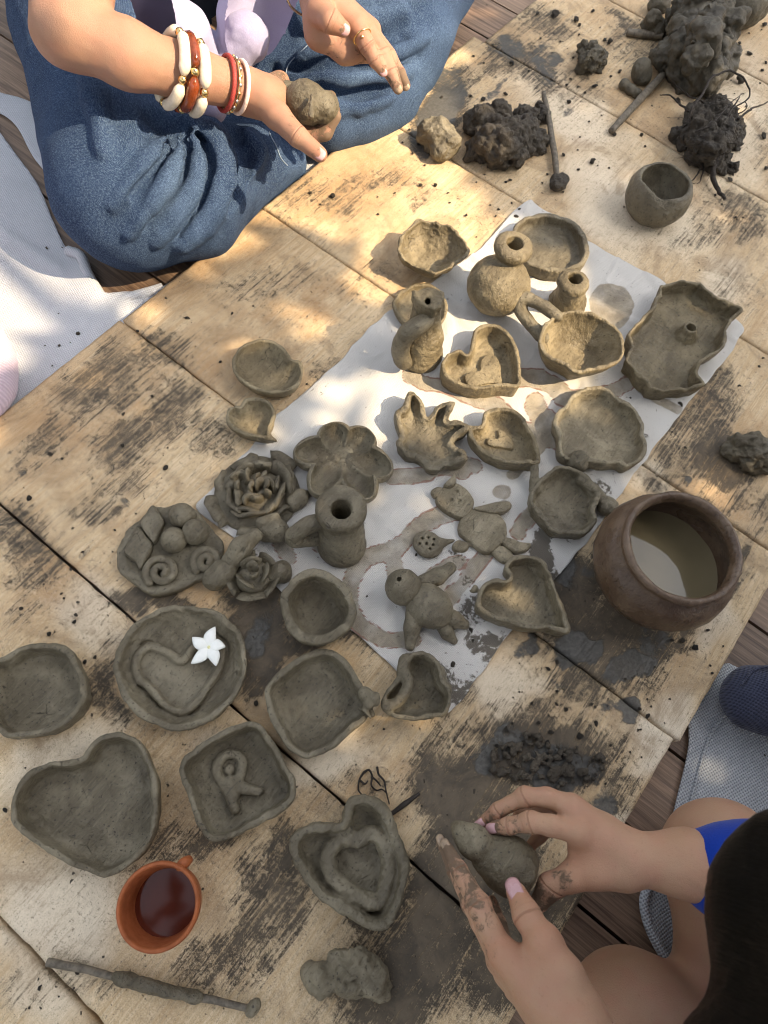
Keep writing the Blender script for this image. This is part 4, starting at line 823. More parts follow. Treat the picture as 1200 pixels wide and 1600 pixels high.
# 22 candle shaped jug
def jug():
    b = at(534, 852, .004); n = at(533, 793, .062); v = Vol([b[0] - .045, b[1] - .045, 0], [b[0] + .05, b[1] + .05, .072], .0014)
    P = lambda s, z: np.array([b[0] + (n[0] - b[0]) * s, b[1] + (n[1] - b[1]) * s, z])
    f = None
    v.chain([P(0, .008), P(.3, .025), P(1, .05)], [.0255, .0220, .0225], .002, .006)
    v.chain([P(1, .058) + [.0165 * math.cos(a), .0165 * math.sin(a), 0] for a in np.linspace(0, 6.283, 30)], .0085, .005)
    v.chain([P(1, .08), P(.6, .030)], [.0105, .0095], .0015, sub=True); v.halfspace([0, 0, .065], [0, 0, 1], .003); v.halfspace([0, 0, 0], [0, 0, -1], .003)
    o = finish('clay_jug', v, 'candle shaped jug with a thick cracked rim and side handle', 'jug', .93, .0009, 80, 36)
    K = lambda a, c, z: at(420 + a * .3, 740 + c * .3, z)
    chain_part('handle', o, smooth_open([K(262, 250, .046), K(200, 270, .043), K(135, 318, .033), K(140, 342, .026), K(200, 335, .02), K(265, 335, .016)], 26), .0072, .93, .0013, .0006, 10)
jug()
# 20 flower bowl
def flower():
    c = at(534, 716, .0); o = empty('flower_bowl', c, 'flower bowl of six hollow petals, sun dapple painted pale on its centre', 'flower bowl', CL); S6 = []
    for i, (a, b) in enumerate(((776, 630), (935, 665), (995, 795), (920, 885), (738, 868), (665, 735))):
        q = at(300 + a * .2833, 500 + b * .2833, .019); e = q[:2] - c[:2]; L = np.linalg.norm(e); e /= L; S6.append((q, e, L, np.array([[e[0], -e[1], 0], [e[1], e[0], 0], [0, 0, 1]])))
    def carve(v):
        for q, e, L, R in S6: v.ell([c[0] + e[0] * L * .80, c[1] + e[1] * L * .80, .0235], [L * .78, .0150, .0185], R, .0015, True)
        v.ell([c[0], c[1], .0245], [.013, .013, .0160], None, .005, True)
    for i, (q, e, L, R) in enumerate(S6):
        def fn(v):
            v.ell([c[0] + e[0] * L * .82, c[1] + e[1] * L * .82, .0165], [L * .84, .0215, .0185], R, .001); v.halfspace([0, 0, .0255], [0, 0, 1], .005); v.halfspace([0, 0, .0], [0, 0, -1], .003); carve(v)
        part_vol('petal', o, [q[0] - .05, q[1] - .05, 0], [q[0] + .05, q[1] + .05, .032], .0013, fn, 1.04, .0006, 80, 40 + i)
    def fc(v): v.ell([c[0], c[1], .006], [.020, .020, .0075], None, .001); v.halfspace([0, 0, 0], [0, 0, -1], .001); carve(v)
    part_vol('centre', o, [c[0] - .025, c[1] - .025, 0], [c[0] + .025, c[1] + .025, .016], .0013, fc, 1.7, .0004, 90, 47)  # sun dapple painted in as a much paler centre colour
flower()
# petals made of thin rolled sheets
def petal_mesh(c, ang, r0, r1, half, z0, z1, th, curl, seed, n=14, m=8, ruf=.002):
    u = np.linspace(-1, 1, n); w = np.linspace(0, 1, m); P = np.zeros((n, m, 3))
    for j, t in enumerate(w):
        r = r0 + (r1 - r0) * t ** 1.3 + curl * max(0, t - .7); a = ang + u * half * (1 - .15 * t); edge = 1 - .28 * np.abs(u) ** 2.6
        z = z0 + (z1 - z0) * t * edge
        P[:, j, 0] = c[0] + r * np.cos(a); P[:, j, 1] = c[1] + r * np.sin(a); P[:, j, 2] = z
    N = fbm(P, 55, 2, seed) * ruf; N2 = fbm(P, 55, 2, seed + 3) * ruf
    P[:, :, 0] += N * w; P[:, :, 1] += N2 * w; P[:, :, 2] += fbm(P, 90, 2, seed + 6) * ruf * .6 * w
    return slab(P, th)
def slab(P, th):
    n, m, _ = P.shape; du = np.gradient(P, axis=0); dv = np.gradient(P, axis=1); N = np.cross(du, dv); N /= np.linalg.norm(N, axis=2, keepdims=True) + 1e-12
    pu = np.linspace(-1, 1, n)[:, None]; pv = np.linspace(-1, 1, m)[None, :]; e = np.clip(1.15 - np.maximum(np.abs(pu), np.abs(pv)) ** 6, .15, 1)[:, :, None] * th / 2
    A = (P + N * e).reshape(-1, 3); B = (P - N * e).reshape(-1, 3); k = n * m; idx = np.arange(k).reshape(n, m)
    F = [(idx[i, j], idx[i + 1, j], idx[i + 1, j + 1], idx[i, j + 1]) for i in range(n - 1) for j in range(m - 1)]
    F += [tuple(k + q for q in f[::-1]) for f in F]
    ring = list(idx[:, 0]) + list(idx[-1, 1:]) + list(idx[-2::-1, -1]) + list(idx[0, -2:0:-1])
    F += [(ring[i], ring[i - 1], ring[i - 1] + k, ring[i] + k) for i in range(len(ring))]
    return np.vstack([A, B]), F
def rose():
    c = at(402, 772, .004); o = empty('rose_flower', [c[0], c[1], 0], 'big many petalled rose at the left corner of the white cloth', 'clay flower', CL)
    def fb(v): v.ell([c[0], c[1], .004], [.046, .046, .009], None, .001); v.halfspace([0, 0, 0], [0, 0, -1], .002)
    part_vol('base', o, [c[0] - .05, c[1] - .05, 0], [c[0] + .05, c[1] + .05, .015], .0016, fb, .8, .001, 70, 50)
    rnd = random.Random(4); s = 60
    for k, (n, r0, r1, half, z0, z1, curl) in enumerate(((7, .036, .045, .56, .002, .014, .010), (6, .029, .036, .62, .005, .021, .004), (6, .022, .028, .62, .007, .025, .000))):
        for i in range(n):
            a = 2 * math.pi * i / n + k * .45 + rnd.uniform(-.3, .3); s += 1; dr = rnd.uniform(-.004, .004)
            cc = (c[0] + rnd.uniform(-.003, .003), c[1] + rnd.uniform(-.003, .003), 0)
            mk('petal', *petal_mesh(cc, a, r0 + dr, r1 + dr + rnd.uniform(-.003, .004), half * rnd.uniform(.6, 1.35), z0 + rnd.uniform(-.002, .002), z1 + rnd.uniform(-.004, .004), .0052, curl * rnd.uniform(.2, 1.3), s, ruf=.0058), CLAY, o, col=.86 + rnd.uniform(-.08, .1))
    for i in range(15):
        s += 1; q = .019 * math.sqrt(rnd.random()); a = i * 2.4; R = rnd.uniform(.004, .009)
        cc = (c[0] + q * math.cos(a), c[1] + q * math.sin(a), 0); mk('petal', *petal_mesh(cc, rnd.uniform(0, 6.28), R, R + rnd.uniform(-.001, .004), rnd.uniform(.8, 1.7), .008, rnd.uniform(.023, .031), .0046, 0, s, ruf=.0036), CLAY, o, col=.86 + rnd.uniform(-.06, .1))
    K = lambda a, b, z: at(300 + a * .2833, 500 + b * .2833, z)
    for (a, b, e, f) in ((560, 1010, 640, 950), (430, 1110, 470, 1190)):
        chain_part('leaf', o, [K(a, b, .008), K((a + e) / 2, (b + f) / 2, .010), K(e, f, .005)], [.010, .009, .003], .95, .0014, .001, a)
rose()
# 23 plaque
def plaque():
    T = lambda p: C(160, 740, .25, p); K = lambda a, b, z: at(160 + a * .25, 740 + b * .25, z)
    v = dish_vol(T([(88, 480), (110, 410), (160, 340), (240, 280), (310, 205), (400, 200), (480, 188), (550, 198), (620, 250), (680, 320), (740, 400), (765, 480), (700, 600), (640, 660), (540, 700), (400, 752), (280, 752), (200, 690), (125, 640), (98, 560)]), .011, .012, .008, .001, .010, .12, 24, .0015, jit=.002)
    o = finish('flower_plaque', v, 'flat round plaque carrying leaves, three balls and two spiral coils', 'plaque', .90, .001, 70, 24)
    for i, p in enumerate(([(243, 322), (270, 255), (318, 200), (350, 240), (388, 300), (360, 370), (322, 440), (285, 395)], [(138, 495), (180, 410), (225, 338), (275, 395), (316, 455), (280, 530), (238, 602), (200, 545)])):
        q = smooth_closed(wpts(T(p), .013)[:, :2], 50)
        part_vol('leaf', o, [*q.min(0) - .002, .004], [*q.max(0) + .002, .019], .0013, lambda v: v.prism(q, .006, .0165, .001, .003), .92, .0006, 100, 70 + i)
    for i, (a, b, r) in enumerate(((500, 265, .0135), (585, 362, .0138), (447, 415, .0132))):
        p = K(a, b, .017)
        def fn(v):
            v.ball(p, r, .001); e = at(160 + a * .25 + 1, 740 + b * .25, .017 + r); v.chain([e + [-.003, 0, .001], e + [.003, .001, .001]], [.0014, .0010], .001, sub=True)
        part_vol('ball', o, p - r - .001, p + r + .001, .0013, fn, .95, .0007, 110, 75 + i)
    for i, (a, b, R) in enumerate(((372, 615, 122), (655, 548, 108))):
        pts = [K(a + R * (1 - .82 * t) * .86 * math.cos(2.4 + t * 11), b + R * (1 - .82 * t) * .80 * math.sin(2.4 + t * 11), .0130 + .004 * t) for t in np.linspace(0, 1, 46)]
        chain_part('coil', o, pts, list(np.linspace(.0041, .0034, 46)), .95, .0010, .0003, 80 + i, kj=.0004)
plaque()
# 24 small rose with a leaf
def small_rose():
    K = lambda a, b, z: at(160 + a * .25, 740 + b * .25, z); c = K(945, 640, .012); o = empty('rosebud', [c[0], c[1], 0], 'small rosebud with a thick leaf between the round plaque and thick rimmed bowl', 'clay flower', CL)
    def fb(v): v.ell([c[0], c[1], .009], [.018, .018, .011], None, .001); v.halfspace([0, 0, 0], [0, 0, -1], .002)
    part_vol('base', o, [c[0] - .03, c[1] - .03, 0], [c[0] + .03, c[1] + .03, .024], .0014, fb, .85, .0008, 70, 90)
    for i, (a, r0, r1, h, z0, z1, cu) in enumerate(((-2.2, .016, .026, .7, .002, .018, .006), (-.9, .016, .026, .7, .002, .018, .006), (.3, .016, .026, .7, .003, .020, .005), (1.5, .015, .023, .7, .003, .021, .004), (2.8, .015, .024, .7, .003, .02, .005), (-1.6, .009, .016, .95, .008, .028, .002), (.6, .009, .016, .95, .008, .030, .002), (2.5, .009, .015, .95, .008, .029, .002), (-.5, .003, .008, 1.2, .012, .034, 0), (2.2, .003, .008, 1.2, .012, .034, 0))):
        mk('petal', *petal_mesh((c[0], c[1], 0), a, r0, r1, h, z0, z1, .0042, cu, 100 + i), CLAY, o, col=.88)
    chain_part('leaf', o, [K(800, 540, .022), K(870, 460, .027), K(955, 385, .026)], [.0085, .0105, .0075], .9, .0014, .0008, 6, extra=lambda v: (v.chain([K(800, 560, .019), K(900, 520, .021)], [.008, .006], .002), v.chain([K(820, 545, .032), K(930, 420, .036)], [.0012, .001], .001, sub=True)))
    chain_part('leaf', o, [K(700, 660, .014), K(760, 610, .016), K(800, 570, .018)], [.012, .012, .008], .9, .0014, .0008, 7)
    chain_part('leaf', o, [K(1020, 370, .012), K(1100, 360, .014), K(1150, 385, .010)], [.010, .0115, .006], .9, .0014, .0008, 8, extra=lambda v: v.chain([K(1000, 310, .018), K(1080, 275, .018)], [.007, .005], .003))
    chain_part('leaf', o, [K(1080, 640, .010), K(1120, 610, .012), K(1140, 650, .009)], [.009, .010, .006], .9, .0014, .0008, 9)
small_rose()
# 14 cat figure
def cat():
    T = lambda p: C(580, 600, .2667, p); K = lambda a, b, z=.006: at(580 + a * .2667, 600 + b * .2667, z)
    c = K(640, 850, .0); o = empty('cat_figure', [c[0], c[1], 0], 'flat grey cat figure with pricked face holes lying on its back', 'clay figure', CL)
    def flat(name, p, z0, z1, seed, ex=None, col=1.4):
        q = smooth_closed(wpts(T(p), z1)[:, :2], 70)
        def fn(v):
            v.prism(q, z0, z1, .001, .0035)
            if ex: ex(v)
        return part_vol(name, o, [*q.min(0) - .004, z0], [*q.max(0) + .004, z1 + .003], .0012, fn, col, .0006, 90, seed)
    def face(v):
        for a, b, r in ((505, 630, .0022), (470, 680, .0022), (518, 684, .0024), (560, 640, .001), (548, 660, .001), (440, 700, .001)): v.ball(K(a, b, .012), r, .0006, True)
        v.chain([K(485, 700, .0125), K(500, 722, .0125), K(530, 720, .0125), K(545, 695, .0125)], .0007, .0004, .0004, True)
    flat('head', [(388, 640), (425, 592), (480, 570), (555, 605), (602, 670), (592, 735), (545, 782), (480, 765), (415, 725), (385, 685)], .0, .0125, 110, face)
    flat('ear', [(428, 588), (455, 555), (490, 522), (498, 580), (460, 600)], .006, .017, 111); flat('ear', [(352, 622), (385, 600), (418, 605), (412, 650), (372, 658)], .004, .013, 112)
    flat('body', [(515, 810), (560, 745), (640, 720), (740, 750), (790, 810), (800, 870), (770, 930), (700, 982), (640, 972), (560, 905), (518, 870)], .0, .0115, 113)
    flat('arm', [(600, 725), (680, 697), (800, 680), (828, 710), (785, 748), (690, 752)], .004, .0145, 114); flat('leg', [(755, 890), (830, 900), (880, 920), (938, 930), (922, 970), (850, 985), (780, 940)], .0, .0115, 115)
    flat('leg', [(700, 970), (770, 942), (838, 1000), (780, 1046)], .0, .0095, 116); flat('arm', [(478, 940), (510, 912), (560, 925), (575, 955), (545, 978), (490, 972)], .0, .009, 117)
    chain_part('tail', o, [K(560, 935, .006), K(632, 955, .006)], [.0024, .0018], 1.15, .0010, .0002, 3)
cat()
# 15 lotus spoon
def spoon():
    K = lambda a, b, z=.006: at(580 + a * .2667, 600 + b * .2667, z); c = K(332, 940, 0)
    v = Vol([c[0] - .03, c[1] - .03, 0], [c[0] + .055, c[1] + .045, .014], .0011)
    v.ell(K(330, 940, .0055), [.0165, .0150, .0055], None, .001); v.chain([K(370, 945, .005), K(420, 930, .0045), K(482, 918, .0035)], [.008, .0045, .0018], .004); v.ell(K(325, 930, .0115), [.0125, .011, .0025], None, .001, True)
    for a, b in ((300, 905), (335, 900), (368, 910), (285, 935), (325, 935), (362, 942), (345, 965)): v.chain([K(a, b, .012), K(a, b, .006)], .0014, .0006, 0, True)
    finish('lotus_spoon', v, 'little lotus pod spoon with seven holes in its round head', 'clay spoon', 1.0, .0003, 120, 37)
spoon()
# 26 doll
def doll():
    K = lambda a, b, z: at(420 + a * .3, 740 + b * .3, z); c = K(835, 690, 0); o = empty('clay_doll', [c[0], c[1], 0], 'little clay doll with a ball head lying with spread arms', 'clay figure', CL)
    h = K(700, 592, .020); nn = (np.array([0, 0, .7]) - h); nn /= np.linalg.norm(nn)
    def fh(v):
        v.ball(h, .0185, .001); e = K(683, 556, .034); v.ball(e, .0034, .001, True); v.chain([K(735, 552, .033), K(748, 548, .033)], [.002, .0015], .001, sub=True); v.chain([K(650, 622, .0275), K(700, 645, .029), K(735, 628, .029)], .0007, .001, .0005, True)
        v.chain([K(712, 520, .034), K(722, 512, .034)], [.002, .002], .001)
    part_vol('head', o, h - .022, h + .022, .0012, fh, .92, .0006, 100, 120)
    part_vol('body', o, c + [-.03, -.03, 0], c + [.03, .03, .034], .0013, lambda v: (v.ell(K(835, 690, .016), [.0255, .022, .0165], None, .001), v.halfspace([0, 0, 0], [0, 0, -1], .003), v.chain([K(790, 745, .028), K(830, 752, .029), K(845, 700, .033)], .0006, .001, .0005, True)), .92, .0008, 90, 121)
    chain_part('arm', o, [K(805, 568, .012), K(880, 535, .014), K(945, 492, .013)], [.0085, .0085, .0062], .95, .0013, .0006, 4); chain_part('arm', o, [K(752, 725, .014), K(748, 800, .010), K(735, 900, .007)], [.0080, .0085, .0052], .92, .0013, .0006, 5)
    chain_part('leg', o, [K(925, 740, .012), K(965, 760, .011), K(1018, 785, .008)], [.0085, .0085, .0055], .92, .0013, .0006, 6); chain_part('leg', o, [K(900, 790, .010), K(930, 830, .009), K(962, 868, .006)], [.0075, .0068, .0045], .92, .0013, .0006, 7)
doll()
# 17 big pot with water
def pot():
    r = at(1064, 856, .088); c = np.array([r[0], r[1], 0.]); o = empty('water_pot', c, 'large round dark pot of muddy water near the right edge of the boards', 'pot', None)
    pr = [(.001, .0006), (.040, .0006), (.052, .006), (.066, .022), (.0745, .042), (.0755, .052), (.071, .068), (.0615, .0795), (.0590, .0835), (.0605, .0870), (.0620, .0905), (.0605, .0935), (.0575, .0945), (.0545, .0925), (.0530, .0885), (.0530, .083), (.0600, .072), (.0665, .055), (.066, .042), (.058, .022), (.045, .012), (.001, .010)]
    pr = [(a * .94, b) for a, b in pr]; q = smooth_open([(a, b, 0) for a, b in pr], 110)[:, :2]; V, F = lathe(c, [tuple(x) for x in q], 96); V = rough(V, F, .0009, 45, 5); V = rough(V, F, .0004, 160, 6)
    mk('pot_body', V, F, POTM, o)
    n = 72; W = [c + [0, 0, .038]] + [c + [.0612 * k * math.cos(2 * math.pi * j / n), .0612 * k * math.sin(2 * math.pi * j / n), .038 + (.0005 if k == 1 else 0)] for k in (.5, .97, 1) for j in range(n)]
    Fw = [(0, 1 + j, 1 + (j + 1) % n) for j in range(n)] + [(1 + q * n + j, 1 + (q + 1) * n + j, 1 + (q + 1) * n + (j + 1) % n, 1 + q * n + (j + 1) % n) for q in (0, 1) for j in range(n)]
    w = mk('water', W, Fw, POND, o); 
pot()
# 35 terracotta cup
def cup():
    r = at(247, 1416, .062); c = np.array([r[0], r[1], 0.]); o = empty('terracotta_cup', c, 'small orange terracotta cup of dark tea at the lower left', 'cup')
    q = smooth_open([(a, b, 0) for a, b in [(.001, .0006), (.0205, .0006), (.0225, .003), (.0265, .02), (.0300, .042), (.0312, .056), (.0318, .0605), (.0310, .0635), (.0292, .0640), (.0280, .061), (.0272, .05), (.0245, .028), (.0205, .012), (.001, .010)]], 90)[:, :2]
    V, F = lathe(c, [tuple(x) for x in q], 80); V = rough(V, F, .0002, 60, 2); mk('cup_body', V, F, TERRA, o)
    n = 60; R = .0252; z = .0300; W = [c + [0, 0, z]] + [c + [R * math.cos(2 * math.pi * j / n), R * math.sin(2 * math.pi * j / n), z] for j in range(n)]; mk('tea', W, [(0, 1 + j, 1 + (j + 1) % n) for j in range(n)], TEA, o)
    k = at(284, 1352, .055); chain_part('handle', o, smooth_open([k + [-.001, -.003, -.003], k + [.0, .0015, -.001], k + [.0005, .004, -.006], k + [-.0005, .0035, -.018], k + [-.002, -.002, -.026]], 16), .0021, 1, .0011, .0002, 3, mat=TERRA)
    for i, (a, b) in enumerate(((312, 1420), (306, 1438), (298, 1450))):
        pass
cup()
# white flower on the plate
def blossom():
    K = lambda a, b, z: at(a * .35, 920 + b * .35, z); c = K(935, 264, .0165); o = empty('white_flower', c, 'fresh white five petalled flower lying on the round heart plate', 'flower')
    for i, (tip, sd) in enumerate((((965, 170), (28, 0)), ((1006, 263), (5, 25)), ((960, 347), (-28, 5)), ((850, 330), (-8, -26)), ((862, 212), (6, -25)))):
        t = K(*tip, .0185); m = K((935 + tip[0]) / 2, (264 + tip[1]) / 2, .0195); e = t - c; e[2] = 0; L = np.linalg.norm(e); e /= L; s = np.array([-e[1], e[0], 0]); P = np.zeros((9, 7, 3)); sg = 1
        for a, u in enumerate(np.linspace(0, 1, 9)):
            w = .0062 * (math.sin(math.pi * min(1, u * .93 + .07) ** .9)) ** .8 * (1 - .25 * u) + .0004; bend = .0022 * math.sin(u * 2.6)
            for b, x in enumerate(np.linspace(-1, 1, 7)): P[a, b] = c + e * L * u + s * (x * w + bend) + [0, 0, .0020 + .0035 * math.sin(u * 3.0) - .0012 * x * x + .0004 * math.sin(i + 5 * u)]
        mk('petal', *slab(P, .0007), PETAL, o)
    mk('throat', *lathe(c + [0, 0, .0028], [(.0001, .0012), (.0012, .001), (.0018, 0), (.001, -.002)], 10), YEL, o)
blossom()
# lumps and loose clay
def lump(label, blobs_, name='clay_lump', cat='clay lump', col=.9, amp=.003, sc=70, vox=.0018, seed=0, mat=None, k=.004, group=None, carve=(), o=3, o2=None):
    P = np.array([at(a, b, z) for a, b, z, r in blobs_]); R = np.array([q[3] for q in blobs_])
    lo = (P - R[:, None]).min(0) - .004; hi = (P + R[:, None]).max(0) + .004; lo[2] = 0
    v = Vol(lo, hi, vox)
    for p, r in zip(P, R): v.ball(p, r, k)
    for c in carve: v.chain([at(*q[:3]) for q in c], [q[3] for q in c], .002, .002, True)
    v.halfspace([0, 0, 0], [0, 0, -1], .002); V, F = v.mesh(); V = rough(V, F, amp, sc, seed, o); V = rough(V, F, amp * .3, sc * 3.3, seed + 3, 2); V[:, 2] = np.maximum(V[:, 2], .0004)
    m = V[:, 2] < .012; ob = mk(name, V, F, mat or CLAY, origin=(V[m, 0].mean(), V[m, 1].mean(), 0), col=col); tag(ob, label, cat, group); return ob
def crumbly(px, py, rx, ry, hz, n, r0, r1, seed):
    rnd = random.Random(seed); L = []
    for i in range(n):
        a = rnd.uniform(0, 6.283); q = rnd.random() ** .6; L.append((px + rx * q * math.cos(a), py + ry * q * math.sin(a), hz * (1 - q * q) * rnd.uniform(.3, 1.) + .003, rnd.uniform(r0, r1)))
    return L
lump('wrinkled lump of wet clay at the bottom edge, below the nested heart dish', [(545, 1520, .012, .017), (505, 1530, .010, .013), (580, 1525, .012, .014), (560, 1500, .020, .011), (595, 1545, .008, .010), (530, 1500, .014, .010), (487, 1525, .008, .009)], 'clay_lump', 'clay lump', 1.1, .0035, 75, .0014, 201, k=.003, carve=[[(520, 1510, .028, .003), (545, 1535, .026, .003), (575, 1530, .026, .002)], [(560, 1490, .034, .002), (575, 1515, .030, .002)]])
lump('crumbly dark soil mound beside the upright digging stick', crumbly(785, 215, 55, 42, .042, 60, .009, .016, 3) + [(770, 225, .02, .022), (800, 215, .024, .024), (750, 190, .02, .018)], 'soil_mound', 'soil mound', 1.0, .0065, 85, .0020, 202, SOIL, k=.003)
lump('torn hollow lump of clay leaning against the crumbly mound', [(685, 212, .016, .024), (672, 205, .02, .018), (700, 225, .016, .018), (690, 235, .012, .016)], 'clay_lump', 'clay lump', .95, .0035, 80, .0016, 203, carve=[[(680, 205, .046, .014), (685, 215, .034, .010)]])
lump('largest heap of dark clay at the top right', [(1085, 60, .035, .042), (1105, 25, .04, .038), (1062, 92, .03, .030), (1115, 85, .025, .032), (1078, 20, .045, .034), (1120, 45, .03, .032), (1075, 110, .02, .030), (1095, 115, .02, .028), (1100, 60, .075, .022), (1085, 95, .06, .018), (1108, 20, .085, .015), (1128, 90, .02, .02)] + crumbly(1090, 60, 50, 55, .06, 30, .008, .014, 9), 'clay_heap', 'clay heap', .42, .014, 34, .0024, 204, k=.002)
lump('smooth round ball of clay in the top right corner', [(1165, 12, .030, .032), (1172, 8, .032, .030)], 'clay_ball', 'clay ball', .55, .003, 40, .002, 205)
lump('root bound clod of dark soil right of the egg shaped cup', crumbly(1110, 210, 42, 48, .05, 70, .008, .016, 5) + [(1105, 215, .02, .026), (1120, 190, .022, .026), (1095, 195, .018, .02), (1062, 210, .01, .012), (1145, 262, .006, .010), (1115, 255, .01, .014)], 'root_clod', 'soil clod', .75, .006, 100, .0019, 206, SOIL, k=.003)
lump('jagged clod with a pale broken face, left of the clay heap', crumbly(922, 92, 17, 20, .026, 16, .007, .012, 6) + [(920, 98, .012, .016), (930, 90, .018, .014)], 'clay_clod', 'clay clod', .62, .006, 90, .0016, 207, k=.002)
lump('squat cylinder of clay standing on a curled scrap beside the long stick', [(1002, 112, .014, .015), (1004, 106, .020, .014), (1003, 118, .010, .015)], 'clay_plug', 'clay lump', .55, .0012, 60, .0014, 208, carve=[[(1004, 100, .04, .006), (1004, 102, .034, .006)]])
lump('curled scrap of clay under the squat clay cylinder', [(975, 133, .006, .009), (985, 140, .006, .008), (996, 146, .006, .008)], 'clay_scrap', 'clay scrap', .55, .001, 60, .0014, 209)
lump('torn clay stub standing at the top edge beside the flat stick', [(1020, 38, .014, .016), (1020, 28, .026, .013), (1025, 45, .010, .014)], 'clay_stub', 'clay lump', .6, .003, 70, .0016, 210)
lump('small round clay ball behind the torn stub at the top edge', [(1028, 8, .014, .016), (1034, 5, .014, .014)], 'clay_ball', 'clay ball', .6, .0015, 60, .0016, 211)
lump('cracked dark lump of clay at the right edge, above the pot', [(1160, 700, .012, .018), (1180, 705, .014, .02), (1145, 698, .009, .012), (1190, 720, .012, .014), (1175, 690, .02, .012), (1170, 722, .008, .012)], 'clay_lump', 'clay lump', .75, .005, 85, .0016, 212, k=.002)
lump('torn flap of clay leaning on the left foot of the clay heap', [(1040, 82, .02, .012), (1030, 90, .016, .010), (1022, 86, .012, .008), (1045, 95, .01, .012)], 'clay_scrap', 'clay scrap', .6, .004, 80, .0016, 213)
lump('scraps of soft mud heaped beside the reaching hand', crumbly(850, 1190, 95, 45, .0016, 150, .0010, .0028, 11) + crumbly(840, 1200, 55, 24, .0028, 26, .0020, .0042, 12), 'mud_scraps', 'mud', 1.15, .0022, 160, .0012, 214, SOIL, k=.002)
lump('dark clod on the head of the short stick beside the mound', crumbly(846, 175, 9, 15, .014, 10, .005, .008, 12), 'clay_clod', 'clay clod', .7, .003, 120, .0014, 215, SOIL, k=.002)
# clay films
for i, (px_, py_, r_, lab) in enumerate(((920, 1012, .022, 'wet flat smear of clay left of the pot base'), (988, 1052, .016, 'thin wet clay smear near the joint below the pot'))):
    pass
# sticks
def stick(label, pts, rad, mat=STICK, name='stick', group=None, knob=None, seed=0):
    q = smooth_open([at(*p) for p in pts], 30); V, F = tube(q, np.interp(np.linspace(0, 1, len(q)), np.linspace(0, 1, len(rad)), rad), 10); V = V + .0005 * np.stack([fbm(V, 90, 2, seed + i) for i in range(3)], 1)
    V[:, 2] = np.maximum(V[:, 2], .0003); c = q.mean(0); o = mk(name, V, F, mat, origin=(c[0], c[1], min(p[2] for p in q) * 0)); tag(o, label, 'stick', group)
    for j, (a, b, z, r, L) in enumerate(knob or []):
        p = at(a, b, z); part_vol('clay_knob', o, p - r * 1.6, p + r * 1.6, .0013, lambda v: (v.ell(p, [r, r, r * .8], None, .001)), .8, .0025, 120, 230 + j, SOIL if L else CLAY)
    return o
T8 = lambda a, b, z: (a * .5333, 1300 + b * .5333, z)
s1 = stick('thin muddy stick at the bottom left, its middle wrapped in clay', [T8(138, 382, .005), T8(240, 400, .005), T8(340, 425, .005), T8(480, 462, .005), T8(620, 492, .005), T8(745, 522, .006)], [.0034, .0030, .0028, .0028, .0030, .0026], seed=5)
qq = smooth_open([at(*T8(335, 426, .0055)), at(*T8(400, 440, .006)), at(*T8(470, 460, .006)), at(*T8(550, 478, .0055)), at(*T8(585, 486, .0055))], 30)
part_vol('clay_wrap', s1, qq.min(0) - .01, qq.max(0) + .01, .0013, lambda v: v.chain(list(qq), list(np.interp(np.arange(len(qq)), [0, 3, 14, 20, 24, len(qq)], [.0028, .0046, .0048, .0036, .0042, .003])), .001), .8, .0012, 120, 231)
p_ = at(*T8(742, 515, .007)); part_vol('clay_knob', s1, p_ - .014, p_ + .014, .0013, lambda v: v.ell(p_, [.0055, .008, .005], None, .001), .95, .0008, 100, 232)
stick('leaning stick with a ball of soil on its lower end', [(849, 145, .012), (858, 190, .010), (866, 240, .008), (872, 285, .007)], [.0035, .0042, .0045, .004], seed=7, knob=[(871, 286, .009, .0125, 1), (878, 280, .008, .009, 1)])
stick('long stick reaching down from the clay heap', [(1035, 118, .010), (1000, 155, .008), (955, 205, .006)], [.006, .0062, .0048], seed=9)
stick('short flat stick beside the torn clay stub', [(980, 50, .006), (1005, 53, .007), (1035, 56, .008)], [.0055, .006, .005], seed=11)
stick('charred twig beside the nested heart dish', [(612, 1272, .003), (632, 1256, .004), (655, 1240, .003)], [.0018, .0026, .0016], ROOT, seed=13)
def fine_roots():
    T = lambda a, b, z=.002: at(260 + a * .3333, 980 + b * .3333, z); c = T(970, 740); o = empty('fine_roots', c, 'crumpled bundle of fine dark roots on the boards above the nested heart dish', 'roots')
    for i, pts in enumerate(([(925, 680), (905, 715), (900, 760), (915, 785)], [(925, 680), (950, 670), (965, 700), (960, 740), (985, 765), (1010, 760), (1035, 780)], [(988, 655), (995, 690), (1020, 720), (1030, 770), (1045, 830)], [(960, 700), (985, 720), (1005, 745)], [(910, 720), (930, 735), (945, 720)])):
        q = smooth_open([T(a, b, .0018 + .002 * (k % 2)) for k, (a, b) in enumerate(pts)], 30); mk('root', *tube(q, np.linspace(.0011, .0006, len(q)), 6), ROOT, o)
fine_roots()
